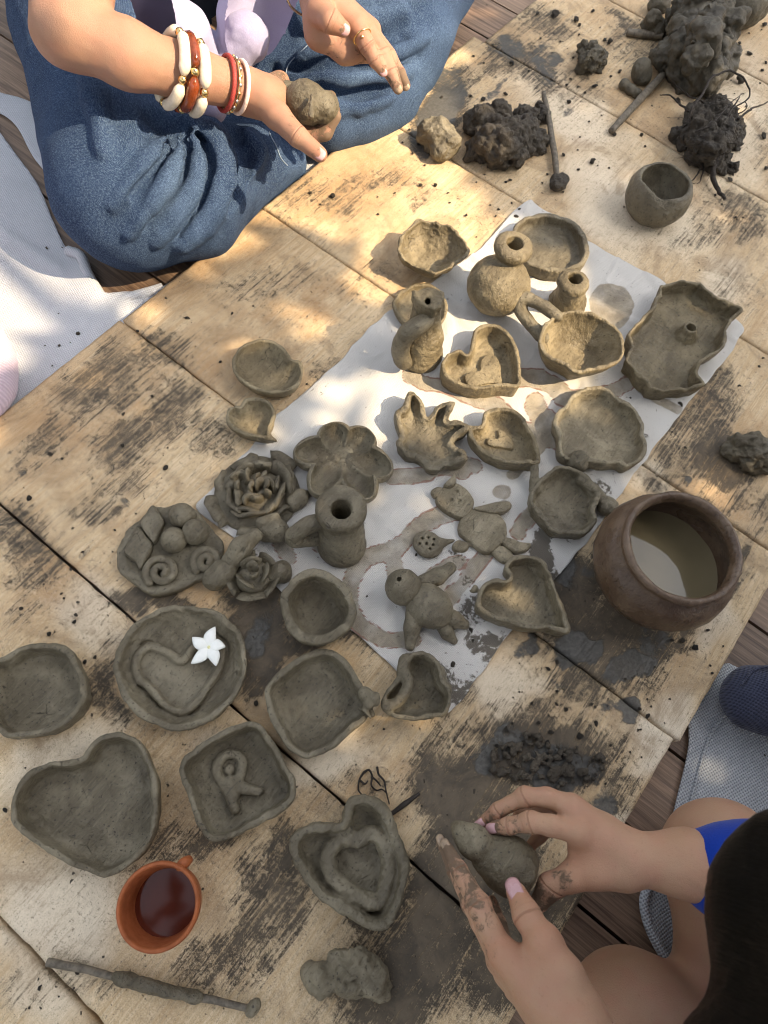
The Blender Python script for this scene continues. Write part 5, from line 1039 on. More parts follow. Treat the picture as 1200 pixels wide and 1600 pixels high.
def roots():
    rnd = random.Random(8); parts = []; c = at(1110, 190, .03)
    o = empty('root_tangle', [c[0], c[1], 0], 'tangle of thin dark roots rising from the root bound clod', 'roots')
    R3 = lambda a, b, z: at(800 + a * .3333, b * .3333, z)
    for i, (pts, r) in enumerate((([(840, 560, .04), (850, 500, .05), (900, 430, .055), (930, 370, .06), (1000, 335, .062), (1070, 350, .06), (1110, 420, .05), (1100, 470, .045), (1050, 500, .04)], .0022), ([(830, 520, .03), (780, 480, .025), (730, 445, .02), (690, 440, .015)], .0016), ([(900, 480, .04), (820, 440, .03), (770, 400, .02), (740, 355, .015)], .0011), ([(1060, 560, .04), (1110, 520, .035), (1170, 490, .03), (1220, 470, .02)], .002), ([(950, 740, .02), (940, 820, .012), (960, 880, .008), (995, 935, .004)], .0050), ([(890, 780, .01), (860, 830, .006), (830, 855, .004)], .0013), ([(900, 780, .01), (890, 830, .006), (868, 860, .003)], .0011), ([(1000, 560, .05), (1050, 480, .058), (1065, 450, .06)], .0014), ([(860, 620, .05), (940, 580, .058), (1010, 500, .06), (1080, 440, .055)], .0012), ([(1060, 540, .04), (1100, 500, .05), (1090, 480, .052)], .001), ([(870, 470, .05), (840, 520, .05), (835, 580, .04)], .0018))):
        q = smooth_open([R3(*p) for p in pts], 36); q = q + .0016 * np.stack([fbm(q, 120, 2, i * 3 + j) for j in range(3)], 1); q[:, 2] = np.maximum(q[:, 2], .001)
        mk('root', *tube(q, np.linspace(r, r * .45, len(q)), 6), ROOT, o)
    for i in range(26):
        a = at(1085 + rnd.uniform(-25, 60), 175 + rnd.uniform(-25, 80), .045); L = [a]
        d = np.array([rnd.uniform(-1, 1), rnd.uniform(-1, 1), rnd.uniform(-.3, .5)]); 
        for k in range(5): d = d + np.array([rnd.uniform(-.7, .7), rnd.uniform(-.7, .7), rnd.uniform(-.6, .3)]); L.append(L[-1] + d / np.linalg.norm(d) * .007)
        q = smooth_open(L, 16); q[:, 2] = np.maximum(q[:, 2], .001); mk('root', *tube(q, np.linspace(.0005, .0002, len(q)), 5), ROOT, o)
roots()
# crumbs of dry clay: every visible one is a thing
def crumbs():
    rnd = random.Random(21); protos = []
    for i in range(7):
        v = Vol([-1.1] * 3, [1.1] * 3, .19)
        for k in range(3): v.ball([rnd.uniform(-.35, .35), rnd.uniform(-.35, .35), rnd.uniform(-.25, .25)], rnd.uniform(.45, .75), .15)
        V, F = v.mesh(); V = rough(V, F, .36, 1.6, i * 5); V[:, 2] *= .75; V[:, 2] -= V[:, 2].min(); protos.append(mesh_data('clay_crumb', V, F, SOIL, True))
    exact = [(790, 148, 7), (740, 88, 6), (735, 150, 5), (755, 155, 9), (800, 100, 9), (866, 25, 14), (840, 22, 8), (900, 32, 10), (905, 40, 6), (926, 18, 6), (885, 133, 6), (930, 135, 8), (927, 135, 5), (903, 136, 5), (968, 112, 7), (955, 120, 5), (888, 160, 8), (952, 68, 11), (945, 62, 7), (914, 145, 4), (1058, 158, 8), (960, 210, 9), (1002, 211, 7), (925, 253, 11), (880, 243, 7), (903, 265, 5), (855, 273, 5), (952, 262, 4), (1153, 128, 16), (1120, 140, 8), (1110, 140, 7), (1172, 85, 8), (1155, 68, 5), (1193, 40, 10), (1196, 98, 6), (1193, 215, 11), (1196, 265, 8), (1140, 282, 10), (1118, 305, 5), (1190, 110, 6), (1170, 52, 4), (657, 290, 9), (680, 290, 6), (617, 302, 4), (664, 258, 4), (797, 282, 6), (728, 337, 6), (800, 317, 4), (779, 327, 5), (775, 338, 4), (745, 370, 3), (703, 317, 4), (520, 308, 9), (485, 302, 7), (590, 335, 4), (590, 308, 4), (500, 320, 4), (805, 340, 9), (810, 335, 7), (812, 328, 6), (640, 203, 4), (655, 225, 7), (645, 240, 5), (700, 250, 4), (690, 152, 5), (650, 180, 4), (293, 497, 7), (215, 518, 6), (363, 490, 5), (300, 400, 3), (193, 648, 7), (190, 697, 8), (237, 620, 7), (97, 717, 6), (80, 710, 8), (258, 732, 10), (46, 779, 11), (345, 565, 5), (400, 575, 6), (415, 585, 4), (262, 700, 4), (180, 828, 5), (129, 862, 5), (110, 890, 6), (96, 928, 5), (100, 935, 5), (118, 962, 8), (116, 972, 8), (77, 991, 9), (34, 951, 7), (150, 1027, 8), (132, 1035, 8), (198, 963, 5), (400, 1100, 10), (170, 942, 5), (7, 1265, 8), (35, 855, 4), (40, 1200, 4), (600, 1140, 5), (556, 1195, 3), (700, 960, 4), (735, 985, 9), (727, 994, 6), (738, 1002, 7), (708, 1037, 11), (728, 1038, 6), (650, 868, 5), (572, 932, 7), (1030, 470, 6), (1063, 632, 8), (1118, 587, 4), (1186, 572, 5), (1192, 560, 4), (1155, 603, 5), (1050, 675, 4), (985, 622, 5), (1085, 1010, 12), (1065, 1000, 9), (1050, 1000, 8), (1110, 1040, 5), (1105, 985, 6), (870, 1100, 7), (925, 1190, 9), (905, 1150, 12), (885, 1110, 8), (860, 1145, 9), (840, 1130, 7), (818, 1160, 9), (800, 1175, 10), (830, 1100, 6), (870, 1080, 7), (855, 1160, 8), (930, 1130, 9), (925, 1100, 6), (870, 1035, 7), (857, 1045, 8), (905, 1040, 4), (985, 1175, 4), (946, 1225, 4), (790, 1140, 9), (775, 1165, 6), (955, 1165, 6), (1012, 1120, 9), (1000, 1108, 7), (1130, 1010, 4), (120, 1520, 7), (115, 1545, 5), (62, 1543, 8), (45, 1575, 5), (92, 1557, 4), (60, 1530, 4), (165, 480, 12), (123, 522, 8), (92, 540, 6), (73, 388, 6), (130, 455, 4), (97, 387, 3), (118, 460, 3), (92, 490, 4), (70, 540, 3), (82, 572, 4), (110, 535, 3), (740, 880, 4), (625, 785, 4), (628, 790, 5), (605, 835, 3), (632, 815, 4), (795, 745, 4), (600, 690, 4), (543, 650, 4), (480, 600, 4), (440, 620, 5), (750, 600, 4), (880, 300, 5), (1070, 700, 5), (975, 1390, 4), (960, 1400, 3), (985, 1470, 3), (1130, 1230, 4), (1195, 1180, 4), (350, 1000, 4), (920, 190, 4), (940, 180, 3), (875, 65, 5), (905, 55, 4), (845, 60, 4), (895, 90, 4), (770, 70, 4), (1010, 290, 4), (1150, 340, 5), (1165, 360, 4)]
    allc = [(x, y, s) for x, y, s in exact]
    while len(allc) < 285:
        cx, cy, sx, sy = rnd.choice([(860, 90, 90, 60), (930, 240, 80, 60), (1130, 120, 60, 80), (860, 1160, 80, 60), (700, 270, 60, 60), (150, 850, 100, 120), (1000, 1080, 70, 60), (1120, 330, 60, 80), (720, 950, 60, 80)])
        x, y = rnd.gauss(cx, sx), rnd.gauss(cy, sy)
        if 0 < x < 1200 and 0 < y < 1600: allc.append((x, y, rnd.uniform(2.2, 4.5)))
    L3 = at(193, 500)[0]; RX = at(1063, 1162)[0]
    for x, y, s in allc:
        p = at(x, y, .001); z = .0
        if p[0] < L3 - .01: p = at(x, y, -.0245); z = -.0252
        elif p[0] > at(1182, 963)[0] - .002: p = at(x, y, -.025); z = -.0262
        r = s * .44 * mpp(x, y, 0); o = bpy.data.objects.new('clay_crumb', rnd.choice(protos)); COL.objects.link(o)
        o.location = (p[0], p[1], z + .0004); o.rotation_euler = (0, 0, rnd.uniform(0, 6.28)); o.scale = (r * rnd.uniform(.9, 1.35), r, r * rnd.uniform(.7, 1.1)); v = rnd.uniform(.5, 1.4); o.color = (v, v, v, 1)
        tag(o, 'small dark crumb of dried clay scattered near the clay pieces', 'clay crumb', 'loose clay crumbs')
crumbs()
# ---------------------------------------------------------------- people
def J(x, y, z): return at(x, y, z)
def unit(v): v = np.asarray(v, float); return v / (np.linalg.norm(v) + 1e-12)
def flesh(v, fingers, k_un=.0022):
    for pts, rad in fingers: v.chain(pts, rad, k_un, .003)
def merge(parts):
    V = []; F = []; o = 0
    for v, f in parts: V.append(v); F.append(f + o); o += len(v)
    return np.vstack(V), np.vstack(F)
def skin_attr(ob, V, mud, pink, crease=()):
    m = np.zeros(len(V)); p = np.zeros(len(V))
    m = m + .10
    for c, r, s in mud: m = np.maximum(m, s * np.clip(1 - np.linalg.norm(V - c, axis=1) / r, 0, 1) ** .6)
    for c, r in pink: p = np.maximum(p, np.clip(1 - np.linalg.norm(V - c, axis=1) / r, 0, 1))
    ax = np.full(len(V), .5); am = np.zeros(len(V))
    for a, b, r in crease:
        d = unit(np.asarray(b) - a); q = (V - a) @ d; w = np.linalg.norm(V - a, axis=1); k = np.clip(1.25 - np.abs(q) / .0045, 0, 1) * (w < r * 1.9) * np.clip(((V - a) @ unit(CAMP - np.asarray(a))) / r * 2 + .4, 0, 1)
        s = w < r * 2.2; ax = np.where(s, .5 + q / .03, ax); am = np.maximum(am, k)
    set_attr(ob, 'stain', np.stack([m, p, ax, am], 1))
CAMP = np.array([0, 0, HC])
def nail(parent, tip, back, r, mat=NAIL, w=.0046, l=.0058, side=None, lift=.72, push=.1):
    d = unit(np.asarray(tip) - back); n = unit(CAMP - tip) if side is None else unit(side); n = unit(n - d * (n @ d)); s = np.cross(d, n)
    P = np.zeros((7, 7, 3)); c = tip + n * r * (lift + .22) + d * r * push
    for i, u in enumerate(np.linspace(-1, 1, 7)):
        for j, x in enumerate(np.linspace(-1, 1, 7)):
            q = math.sqrt(max(0, 1 - .45 * x * x)) if u > 0 else 1; P[i, j] = c + d * l * u * q + s * w * x * (1 - .12 * u * u) - n * (r * .55 * (x * .55) ** 2 + r * .22 * u * u * (1 if u > 0 else .25))
    return mk('fingernail', *slab(P, .0007), mat, parent)
def ring_pts(c, ax, R, n=40, sq=1.0, a0=0., a1=6.2832):
    ax = unit(ax); u = unit(np.cross(ax, [0, 0, 1])); w = np.cross(u, ax); return [np.asarray(c) + R * (u * math.cos(a) * sq + w * math.sin(a)) for a in np.linspace(a0, a1, n)]

def head_with_face(v, c, fwd, up, r):
    f = unit(fwd); u = unit(up); s = np.cross(f, u); R = np.stack([s, f, u], 1); e = lambda a, b, d: c + s * a * r + f * b * r + u * d * r
    v.ell(c, [r * .80, r * .98, r * 1.12], R, .01); v.ell(e(0, .25, -.55), [r * .55, r * .6, r * .55], R, .03)
    v.chain([e(0, .95, .05), e(0, 1.16, -.28)], [r * .10, r * .17], .012); v.chain([e(-.22, .93, -.62), e(.22, .93, -.62)], r * .09, .01)
    for q in (-1, 1):
        v.ball(e(.34 * q, .84, .02), r * .17, .008, True); v.ball(e(.34 * q, .76, .02), r * .15, .004); v.ell(e(.84 * q, -.02, -.08), [r * .08, r * .18, r * .28], R, .008)

# ------- woman in jeans, sitting at the far left
def woman():
    root = empty('person', (-1.0, .78, -.03), 'person in blue jeans sitting cross legged, bangles on one wrist, shaping a clay ball', 'person')
    # skin: arms and hands
    mud = []; pink = []
    A = Vol([-1.0, .34, .07], [-.40, .665, .40], .0018)
    el = J(108, 46, .236); fo = J(200, 86, .224); f2 = J(285, 112, .200); wr = J(372, 136, .172)
    A.chain([el + [-.09, .10, .10], el + [-.02, .03, .02], el, fo, f2, wr], [.041, .037, .0335, .0292, .0250, .0195], .004, .012)
    wb = wr + [.004, .012, -.006]; A.chain([f2 + [0, .006, -.004], wb], [.0235, .017], .01, .01)
    hand = [([J(385, 142, .162), J(425, 160, .155), J(452, 185, .140)], [.020, .0185, .013]), ([J(385, 150, .160), J(410, 150, .165), J(436, 128, .150)], [.018, .017, .012])]
    for p, r in hand: A.chain(p, r, .012, .01)
    A.chain([J(400, 150, .163), J(434, 182, .166), J(466, 214, .166), J(500, 241, .160)], [.0175, .0140, .0105, .0078], .006, .004); mud += [(J(455, 195, .17), .025, .5), (J(500, 241, .166), .016, .55), (J(430, 130, .16), .03, .85)]
    for i in range(4):
        dz = -.005 * i; dx = -6 * i; dy = -13 * i
        fp = [J(440 + dx, 178 + dy, .138 + dz), J(476 + dx, 214 + dy * .9, .124 + dz), J(508 + dx * .6, 206 + dy * .9, .132 + dz), J(524 + dx * .4, 182 + dy * .8, .148 + dz)]; A.chain(fp, [.0105, .0098, .0088, .0070], .0018, .004); mud += [(fp[2], .03, .8), (fp[3], .03, .95)]
    Bv = Vol([-.80, .55, .10], [-.40, .95, .32], .0017)
    w2 = J(502, 0, .205); e2 = w2 + [-.16, .20, .06]
    Bv.chain([e2, (e2 + w2) / 2, w2], [.040, .033, .0225], .004, .01); Bv.chain([e2, w2 + [.004, .01, -.016]], [.034, .019], .01)
    M = [J(556, 40, .200), J(571, 43, .192), J(579, 48, .180), J(580, 56, .167)]
    for m in M: Bv.chain([w2, m], [.018, .0125], .010, .006)
    Bv.chain([J(497, 30, .200), J(500, 52, .188), J(540, 78, .175), J(574, 84, .168)], [.017, .0155, .0135, .010], .012, .01)
    Bv.chain([J(500, 18, .212), J(517, 33, .217), J(536, 45, .212)], [.0155, .0115, .0082], .005, .004)
    fs = [([M[0], J(574, 72, .192), J(587, 94, .182), J(598, 110, .174)], [.0105, .0088, .0078, .0062]), ([M[1], J(597, 82, .183), J(611, 113, .171), J(622, 138, .161)], [.0100, .0086, .0076, .0060]),
          ([M[2], J(607, 86, .174), J(623, 114, .164), J(634, 134, .155)], [.0095, .0080, .0070, .0056]), ([M[3], J(603, 90, .160), J(615, 110, .152), J(625, 124, .146)], [.0088, .0072, .0064, .0050])]
    flesh(Bv, fs, .0016); mud += [(J(598, 112, .174), .014, .5), (J(622, 138, .162), .022, .65), (J(634, 134, .155), .035, 1.0), (J(520, 60, .175), .045, .75), (J(560, 85, .165), .04, .7), (J(536, 47, .214), .008, .7)]; pink += [(J(556, 40, .21), .02), (M[1], .018), (J(536, 45, .215), .02), (J(500, 241, .16), .02), (J(574, 72, .2), .012)]
    T = Vol([-1.35, .50, -.02], [-.70, 1.15, .86], .007); sh1 = np.array([-1.02, .66, .46]); sh2 = np.array([-.98, 1.0, .46]); pel = np.array([-1.06, .82, .08]); nk = np.array([-.98, .83, .56])
    T.chain([pel, (pel + nk) / 2, [-1.0, .83, .44]], [.13, .12, .12], .02, .03); T.chain([sh1, [-1.0, .83, .48], sh2], [.05, .07, .05], .03, .03); T.chain([sh1, el + [-.085, .095, .095]], [.052, .043], .02); T.chain([sh2, e2], [.05, .040], .02); T.chain([[-1.0, .83, .5], nk + [.02, 0, .05]], [.05, .047], .02)
    head_with_face(T, nk + [.06, -.01, .14], [.9, -.1, -.45], [.45, 0, .9], .095)
    V, F = merge([A.mesh(), Bv.mesh(), T.mesh()]); V = relax(V, F, 2, .4); V = rough(V, F, .0006, 60, 3, 2)
    CR = [(f[0][i], f[0][i + 1], f[1][i]) for f in fs[:3] for i in (1, 2)] + [(J(466, 214, .166), J(500, 241, .160), .0105), (J(517, 33, .217), J(536, 45, .212), .0115)]; b = mk('body', V, F, SKIN_W, root); skin_attr(b, V, mud, pink, CR)
    for tip, back, r, m, w, l in ((J(500, 241, .160), J(466, 214, .166), .0078, NAIL, .0058, .0072), (J(536, 45, .212), J(517, 33, .217), .0082, NAIL, .0056, .0068), (J(598, 110, .174), J(587, 94, .182), .0062, NAIL, .0044, .0056), (J(622, 138, .161), J(611, 113, .171), .0060, NAILM, .0042, .0056), (J(634, 134, .155), J(623, 114, .164), .0056, NAILM, .0038, .0050)): nail(b, tip, back, r, m, w, l)
    hv = Vol([-1.2, .68, .5], [-.75, .98, .86], .006); hc = nk + [.045, -.01, .16]; hv.ell(hc, [.095, .088, .1], None, .01); hv.chain([hc + [-.05, 0, 0], hc + [-.10, 0, -.22]], [.08, .05], .02); hv.ell(nk + [.15, -.025, .10], [.075, .07, .09], None, .01, True)
    V, F = hv.mesh(); mk('hair', V, F, HAIR, root)
    # jeans
    L = Vol([-1.25, .12, -.03], [-.42, 1.30, .24], .0042)
    kn = J(208, 292, .062); L.chain([np.array([-1.05, .66, .070]), J(160, 50, .070), kn], [.105, .104, .094], .02, .03)
    L.chain([kn, J(300, 300, .045), J(345, 285, .028), J(388, 262, .016), J(430, 243, .010)], [.092, .074, .056, .046, .040], .012, .02); L.chain([J(300, 200, .035), J(370, 212, .016), J(420, 212, .010)], [.046, .042, .037], .010, .02)
    k2 = J(665, -75, .062); L.chain([np.array([-1.0, .98, .080]), J(540, -90, .080), k2], [.110, .105, .092], .02, .03); L.chain([k2, J(608, 50, .050), J(555, 130, .036), J(510, 178, .025)], [.092, .082, .064, .048], .03, .03)
    L.chain([J(470, 40, .06), J(585, 10, .060)], [.075, .080], .04, .02); L.chain([J(420, 110, .03), J(500, 130, .03)], [.06, .065], .03, .02); L.chain([J(600, 150, .012), J(560, 180, .010)], [.045, .038], .03, .02)
    L.chain([np.array([-1.06, .72, .1]), np.array([-1.05, .95, .1])], .14, .04, .02)
    V, F = L.mesh(); px, py = to_px(V); dep = (V - CAMP) @ CMn[:, 2]
    def onsurf(pts, lift):
        out = []
        for qx, qy in smooth_open(pts, 16):
            near = np.where(np.hypot(px - qx, py - qy) < 9)[0]
            if len(near): e = V[near[np.argmax(dep[near])]]; out.append(e + unit(CAMP - e) * lift)
        return out
    for pts, r in (([(296, 192), (335, 212), (356, 250), (356, 292), (338, 334), (285, 384)], .020),):
        q = onsurf(pts, -r * .1); L.chain(q, list(np.interp(np.linspace(0, 1, len(q)), [0, .5, 1], [r * .8, r, r * .7])), .008, .004)
    for pts, r in (([(372, 190), (392, 230), (388, 270), (360, 325)], .012), ([(424, 120), (440, 180), (466, 240)], .010)):
        q = onsurf(pts, 0.); L.chain(q, r, .006, .004, True)
    for pts, r in (([(283, 202), (266, 228), (232, 266), (180, 330)], .011), ([(290, 205), (284, 245), (255, 305), (205, 372)], .012), ([(306, 208), (316, 252), (294, 318), (248, 385)], .012), ([(335, 206), (354, 252), (345, 305), (305, 362)], .011), ([(292, 196), (325, 188), (356, 212), (366, 265)], .011), ([(120, 60), (150, 150), (165, 240)], .014), ([(466, 96), (530, 84), (600, 92), (668, 62)], .013), ([(448, 128), (500, 122), (560, 134), (640, 118)], .012), ([(500, 172), (560, 170), (612, 158)], .011), ([(470, 40), (560, 30), (640, 30)], .014), ([(390, 200), (415, 235), (405, 280)], .010)):
        q = onsurf(pts, r * .05)
        if len(q) > 2: L.chain(q, list(np.interp(np.linspace(0, 1, len(q)), [0, .5, 1], [r * .8, r, r * .6])), .006, .004)
    for pts, r in (([(278, 214), (254, 254), (208, 312)], .008), ([(297, 226), (284, 285), (232, 362)], .009), ([(322, 224), (332, 284), (286, 368)], .009), ([(350, 216), (374, 250), (368, 310)], .008), ([(300, 206), (322, 200), (340, 216)], .006), ([(330, 168), (390, 172), (436, 192), (468, 246)], .012), ([(456, 112), (520, 103), (590, 112), (660, 92)], .010), ([(478, 62), (560, 56), (640, 62)], .011), ([(490, 146), (560, 152), (622, 140)], .009), ([(255, 178), (272, 190), (280, 205)], .016)):
        q = onsurf(pts, r * .05)
        if len(q) > 2: L.chain(q, list(np.interp(np.linspace(0, 1, len(q)), [0, .4, 1], [r * .9, r, r * .5])), .007, .004, True)
    L.halfspace([0, 0, -.0290], [0, 0, -1], .006); V, F = L.mesh(); V = relax(V, F, 1, .4); px, py = to_px(V); N = vnormals(V, F)
    th = np.arctan2(py - 188, px - 288); rr = np.hypot(px - 288, py - 188); ms = np.clip((rr - 18) / 50, 0, 1) * np.clip((260 - rr) / 130, 0, 1) * np.exp(-((th - 1.75) / .75) ** 2)
    fold = (1 - np.abs(vnoise(np.stack([th * 3.6, rr * .004, 0 * rr], 1), 1., 5)) * 2.2) * .0085 + (1 - np.abs(vnoise(np.stack([th * 7.3, rr * .007, 0 * rr], 1), 1., 9)) * 2) * .0035
    D = fold * ms * .6
    m2 = (px > 430); u = (px - 430) * .96 - (py - 140) * .26; w = (px - 430) * .26 + (py - 140) * .96; f2_ = (1 - np.abs(vnoise(np.stack([u * .006, w * .020, 0 * u], 1), 1., 7)) * 2) * .010 + vnoise(np.stack([u * .012, w * .045, 0 * u], 1), 1., 11) * .0035
    D = D + np.where(m2, 0.6 * f2_ * np.clip((px - 430) / 50, 0, 1), 0)
    m3 = (px > 340) & (px < 470) & (py > 150); D = D + np.where(m3, vnoise(np.stack([px * .02, py * .014, 0 * px], 1), 1., 13) * .006 * np.clip((px - 340) / 40, 0, 1), 0)
    V = V + N * (np.clip(D, -.014, .020) + .0018 * fbm(V, 22, 3, 31))[:, None]; V[:, 2] = np.maximum(V[:, 2], -.0292)
    j = mk('jeans', V, F, DENIM, root); ridge_ = np.clip(D * 60, 0, .6); set_attr(j, 'wear', np.stack([ridge_ * .8, 0 * px, 0 * px], 1))
    for nm, pts in (('hem_stitch', [(424, 200, 0), (430, 214, 0), (438, 230, 0), (446, 246, 0), (454, 262, 0)]), ('side_seam', [(440, 128, 0), (450, 104, 0), (475, 78, 0), (500, 52, 0), (530, 24, 0), (560, 2, 0)])):
        pts3 = []
        for qx, qy, qz in pts:
            kk = np.argmin((px - qx) ** 2 + (py - qy) ** 2 - 4e4 * V[:, 2] ** 1); dd = np.hypot(px - qx, py - qy); near = np.where(dd < 7)[0]
            if len(near): e = V[near[np.argmax(V[near, 2])]]; pts3.append(e + unit(CAMP - e) * .0008)
        if len(pts3) > 2 : mk(nm, *tube(smooth_open(pts3, 40), .0007, 5), STITCH, j)
    # tied jersey, dark top
    S = Vol([-1.25, .5, .02], [-.62, 1.12, .45], .0042)
    S.chain([J(120, -60, .26), J(215, 8, .225), J(280, 50, .18), J(312, 90, .14), J(318, 130, .125)], [.034, .031, .028, .026, .024], .006, .02); S.chain([J(455, -90, .23), J(425, -10, .205), J(398, 40, .175), J(380, 66, .155)], [.046, .042, .036, .028], .006, .02); S.chain([J(455, -90, .23), J(440, 0, .185), J(415, 50, .155)], [.03, .035, .03], .01, .02)
    S.chain([np.array([-1.12, .66, .22]), np.array([-.94, .72, .24]), np.array([-.90, .86, .24]), np.array([-.94, 1.0, .24])], .05, .02, .03)
    V, F = S.mesh(); N = vnormals(V, F); V = V + N * ((1 - np.abs(vnoise(V * [1, 1, .6], 19, 5)) * 2) * .0045 + .0015 * fbm(V, 40, 2, 8))[:, None]; mk('tied_jersey', V, F, LILAC, root)
    chain_part('sleeve_cuff', root, [J(316, 122, .128), J(320, 146, .120), J(324, 162, .114)], [.0235, .0225, .0235], 1, .003, .001, 3, mat=LILACR); chain_part('sleeve_cuff', root, [J(384, 60, .158), J(368, 78, .148), J(352, 90, .140)], [.0275, .0235, .0245], 1, .003, .001, 4, mat=LILACR)
    Tt = Vol([-1.30, .55, .05], [-.80, 1.12, .52], .007); Tt.chain([pel + [0, 0, .05], (pel + nk) / 2, [-1.0, .83, .44]], [.145, .135, .13], .02, .03); Tt.chain([sh1, [-1.0, .83, .47], sh2], [.065, .085, .065], .03, .03); Tt.ball(J(340, 20, .10), .055, .03); V, F = Tt.mesh(); mk('dark_top', rough(V, F, .004, 16, 3), F, DARKTOP, root)
    # bangles of tube beads
    ax = unit(wr - fo)
    for i, (x, y, z, mt, R) in enumerate(((268, 107, .206, IVORY, .0335), (287, 114, .202, AMBER, .0328), (305, 120, .198, IVORY, .0322))):
        c = J(x, y, z); tilt = unit(ax + np.array([0, 0, (-.08, .04, .10)[i]])); bg = mk('bangle', *tube(ring_pts(c, tilt, R, 40), .0012, 6, False), GOLD, root); off = (.3, .62, .15)[i]
        for k in range(4):
            a = off + k * 2 * math.pi / 4; q = ring_pts(c, tilt, R, 14, 1., a + .12, a + 2 * math.pi / 4 - .12); rr_ = .0060 * np.clip(np.sin(np.linspace(.10, math.pi - .10, 14)) * 2.4, .45, 1); mk('tube_bead', *tube(q, rr_, 12), mt, bg); e = ring_pts(c, tilt, R, 2, 1., a, a + .01)[0]
            v_, f_ = lathe((0, 0, 0), [(.0001, -.0046), (.0032, -.0034), (.0047, 0), (.0032, .0034), (.0001, .0046)], 12); mk('gold_bead', v_ + e, f_, GOLD, bg)
    for nm, x, R, r, mt in (('red_cord_bracelet', 351, .0262, .0024, REDT), ('gold_chain_bracelet', 359, .0262, .0016, GOLD), ('pink_hair_elastic', 374, .0252, .0024, PINKB)):
        c = f2 + (wr - f2) * ((x - 285) / 87.); o = mk(nm, *tube(ring_pts(c, ax + np.array([0, 0, .06]), R, 44), r, 8, False), mt, root)
        if 'chain' in nm:
            for k, e in enumerate(ring_pts(c, ax, R + .0004, 22)[:-1]):
                v_, f_ = lathe((0, 0, 0), [(.0001, -.0024), (.0017, -.0015), (.0023, 0), (.0017, .0015), (.0001, .0024)], 8); mk('chain_bead', v_ + e, f_, GOLD if k % 2 else SILVER, o)
    axr = unit(fs[0][0][1] - fs[0][0][0]); c = M[0] * .45 + fs[0][0][1] * .55; o = mk('finger_ring', *tube(ring_pts(c, axr, .0105, 30), .0009, 8, False), GOLD, root); v_, f_ = lathe((0, 0, 0), [(.0001, .0022), (.0018, .0012), (.0024, 0), (.0001, -.001)], 10); mk('ring_stone', v_ + c + unit(CAMP - c) * .0108, f_, GOLD, o)
    mk('wrist_chain', *tube(ring_pts(J(486, -6, .205), w2 - e2, .0275, 36), .0015, 6, False), SILVER, root)
    # clay she holds: a ball with a pinched piece
    def cb(v):
        v.ell(J(478, 160, .158), [.0240, .0225, .0225], None, .001); v.ell(J(508, 168, .156), [.0150, .017, .0165], None, .003); v.ball(J(452, 148, .152), .014, .004); v.chain([J(487, 150, .1795), J(486, 182, .178)], [.0022, .0032], .0015)
    p = J(484, 165, .155); v = Vol(p - .045, p + .045, .0013); cb(v); finish('clay_ball', v, 'clay ball with a pale scratch cupped in the bangled hand', 'clay ball', .80, .0010, 90, 61, origin=p - [0, 0, .02], group=None)
woman()

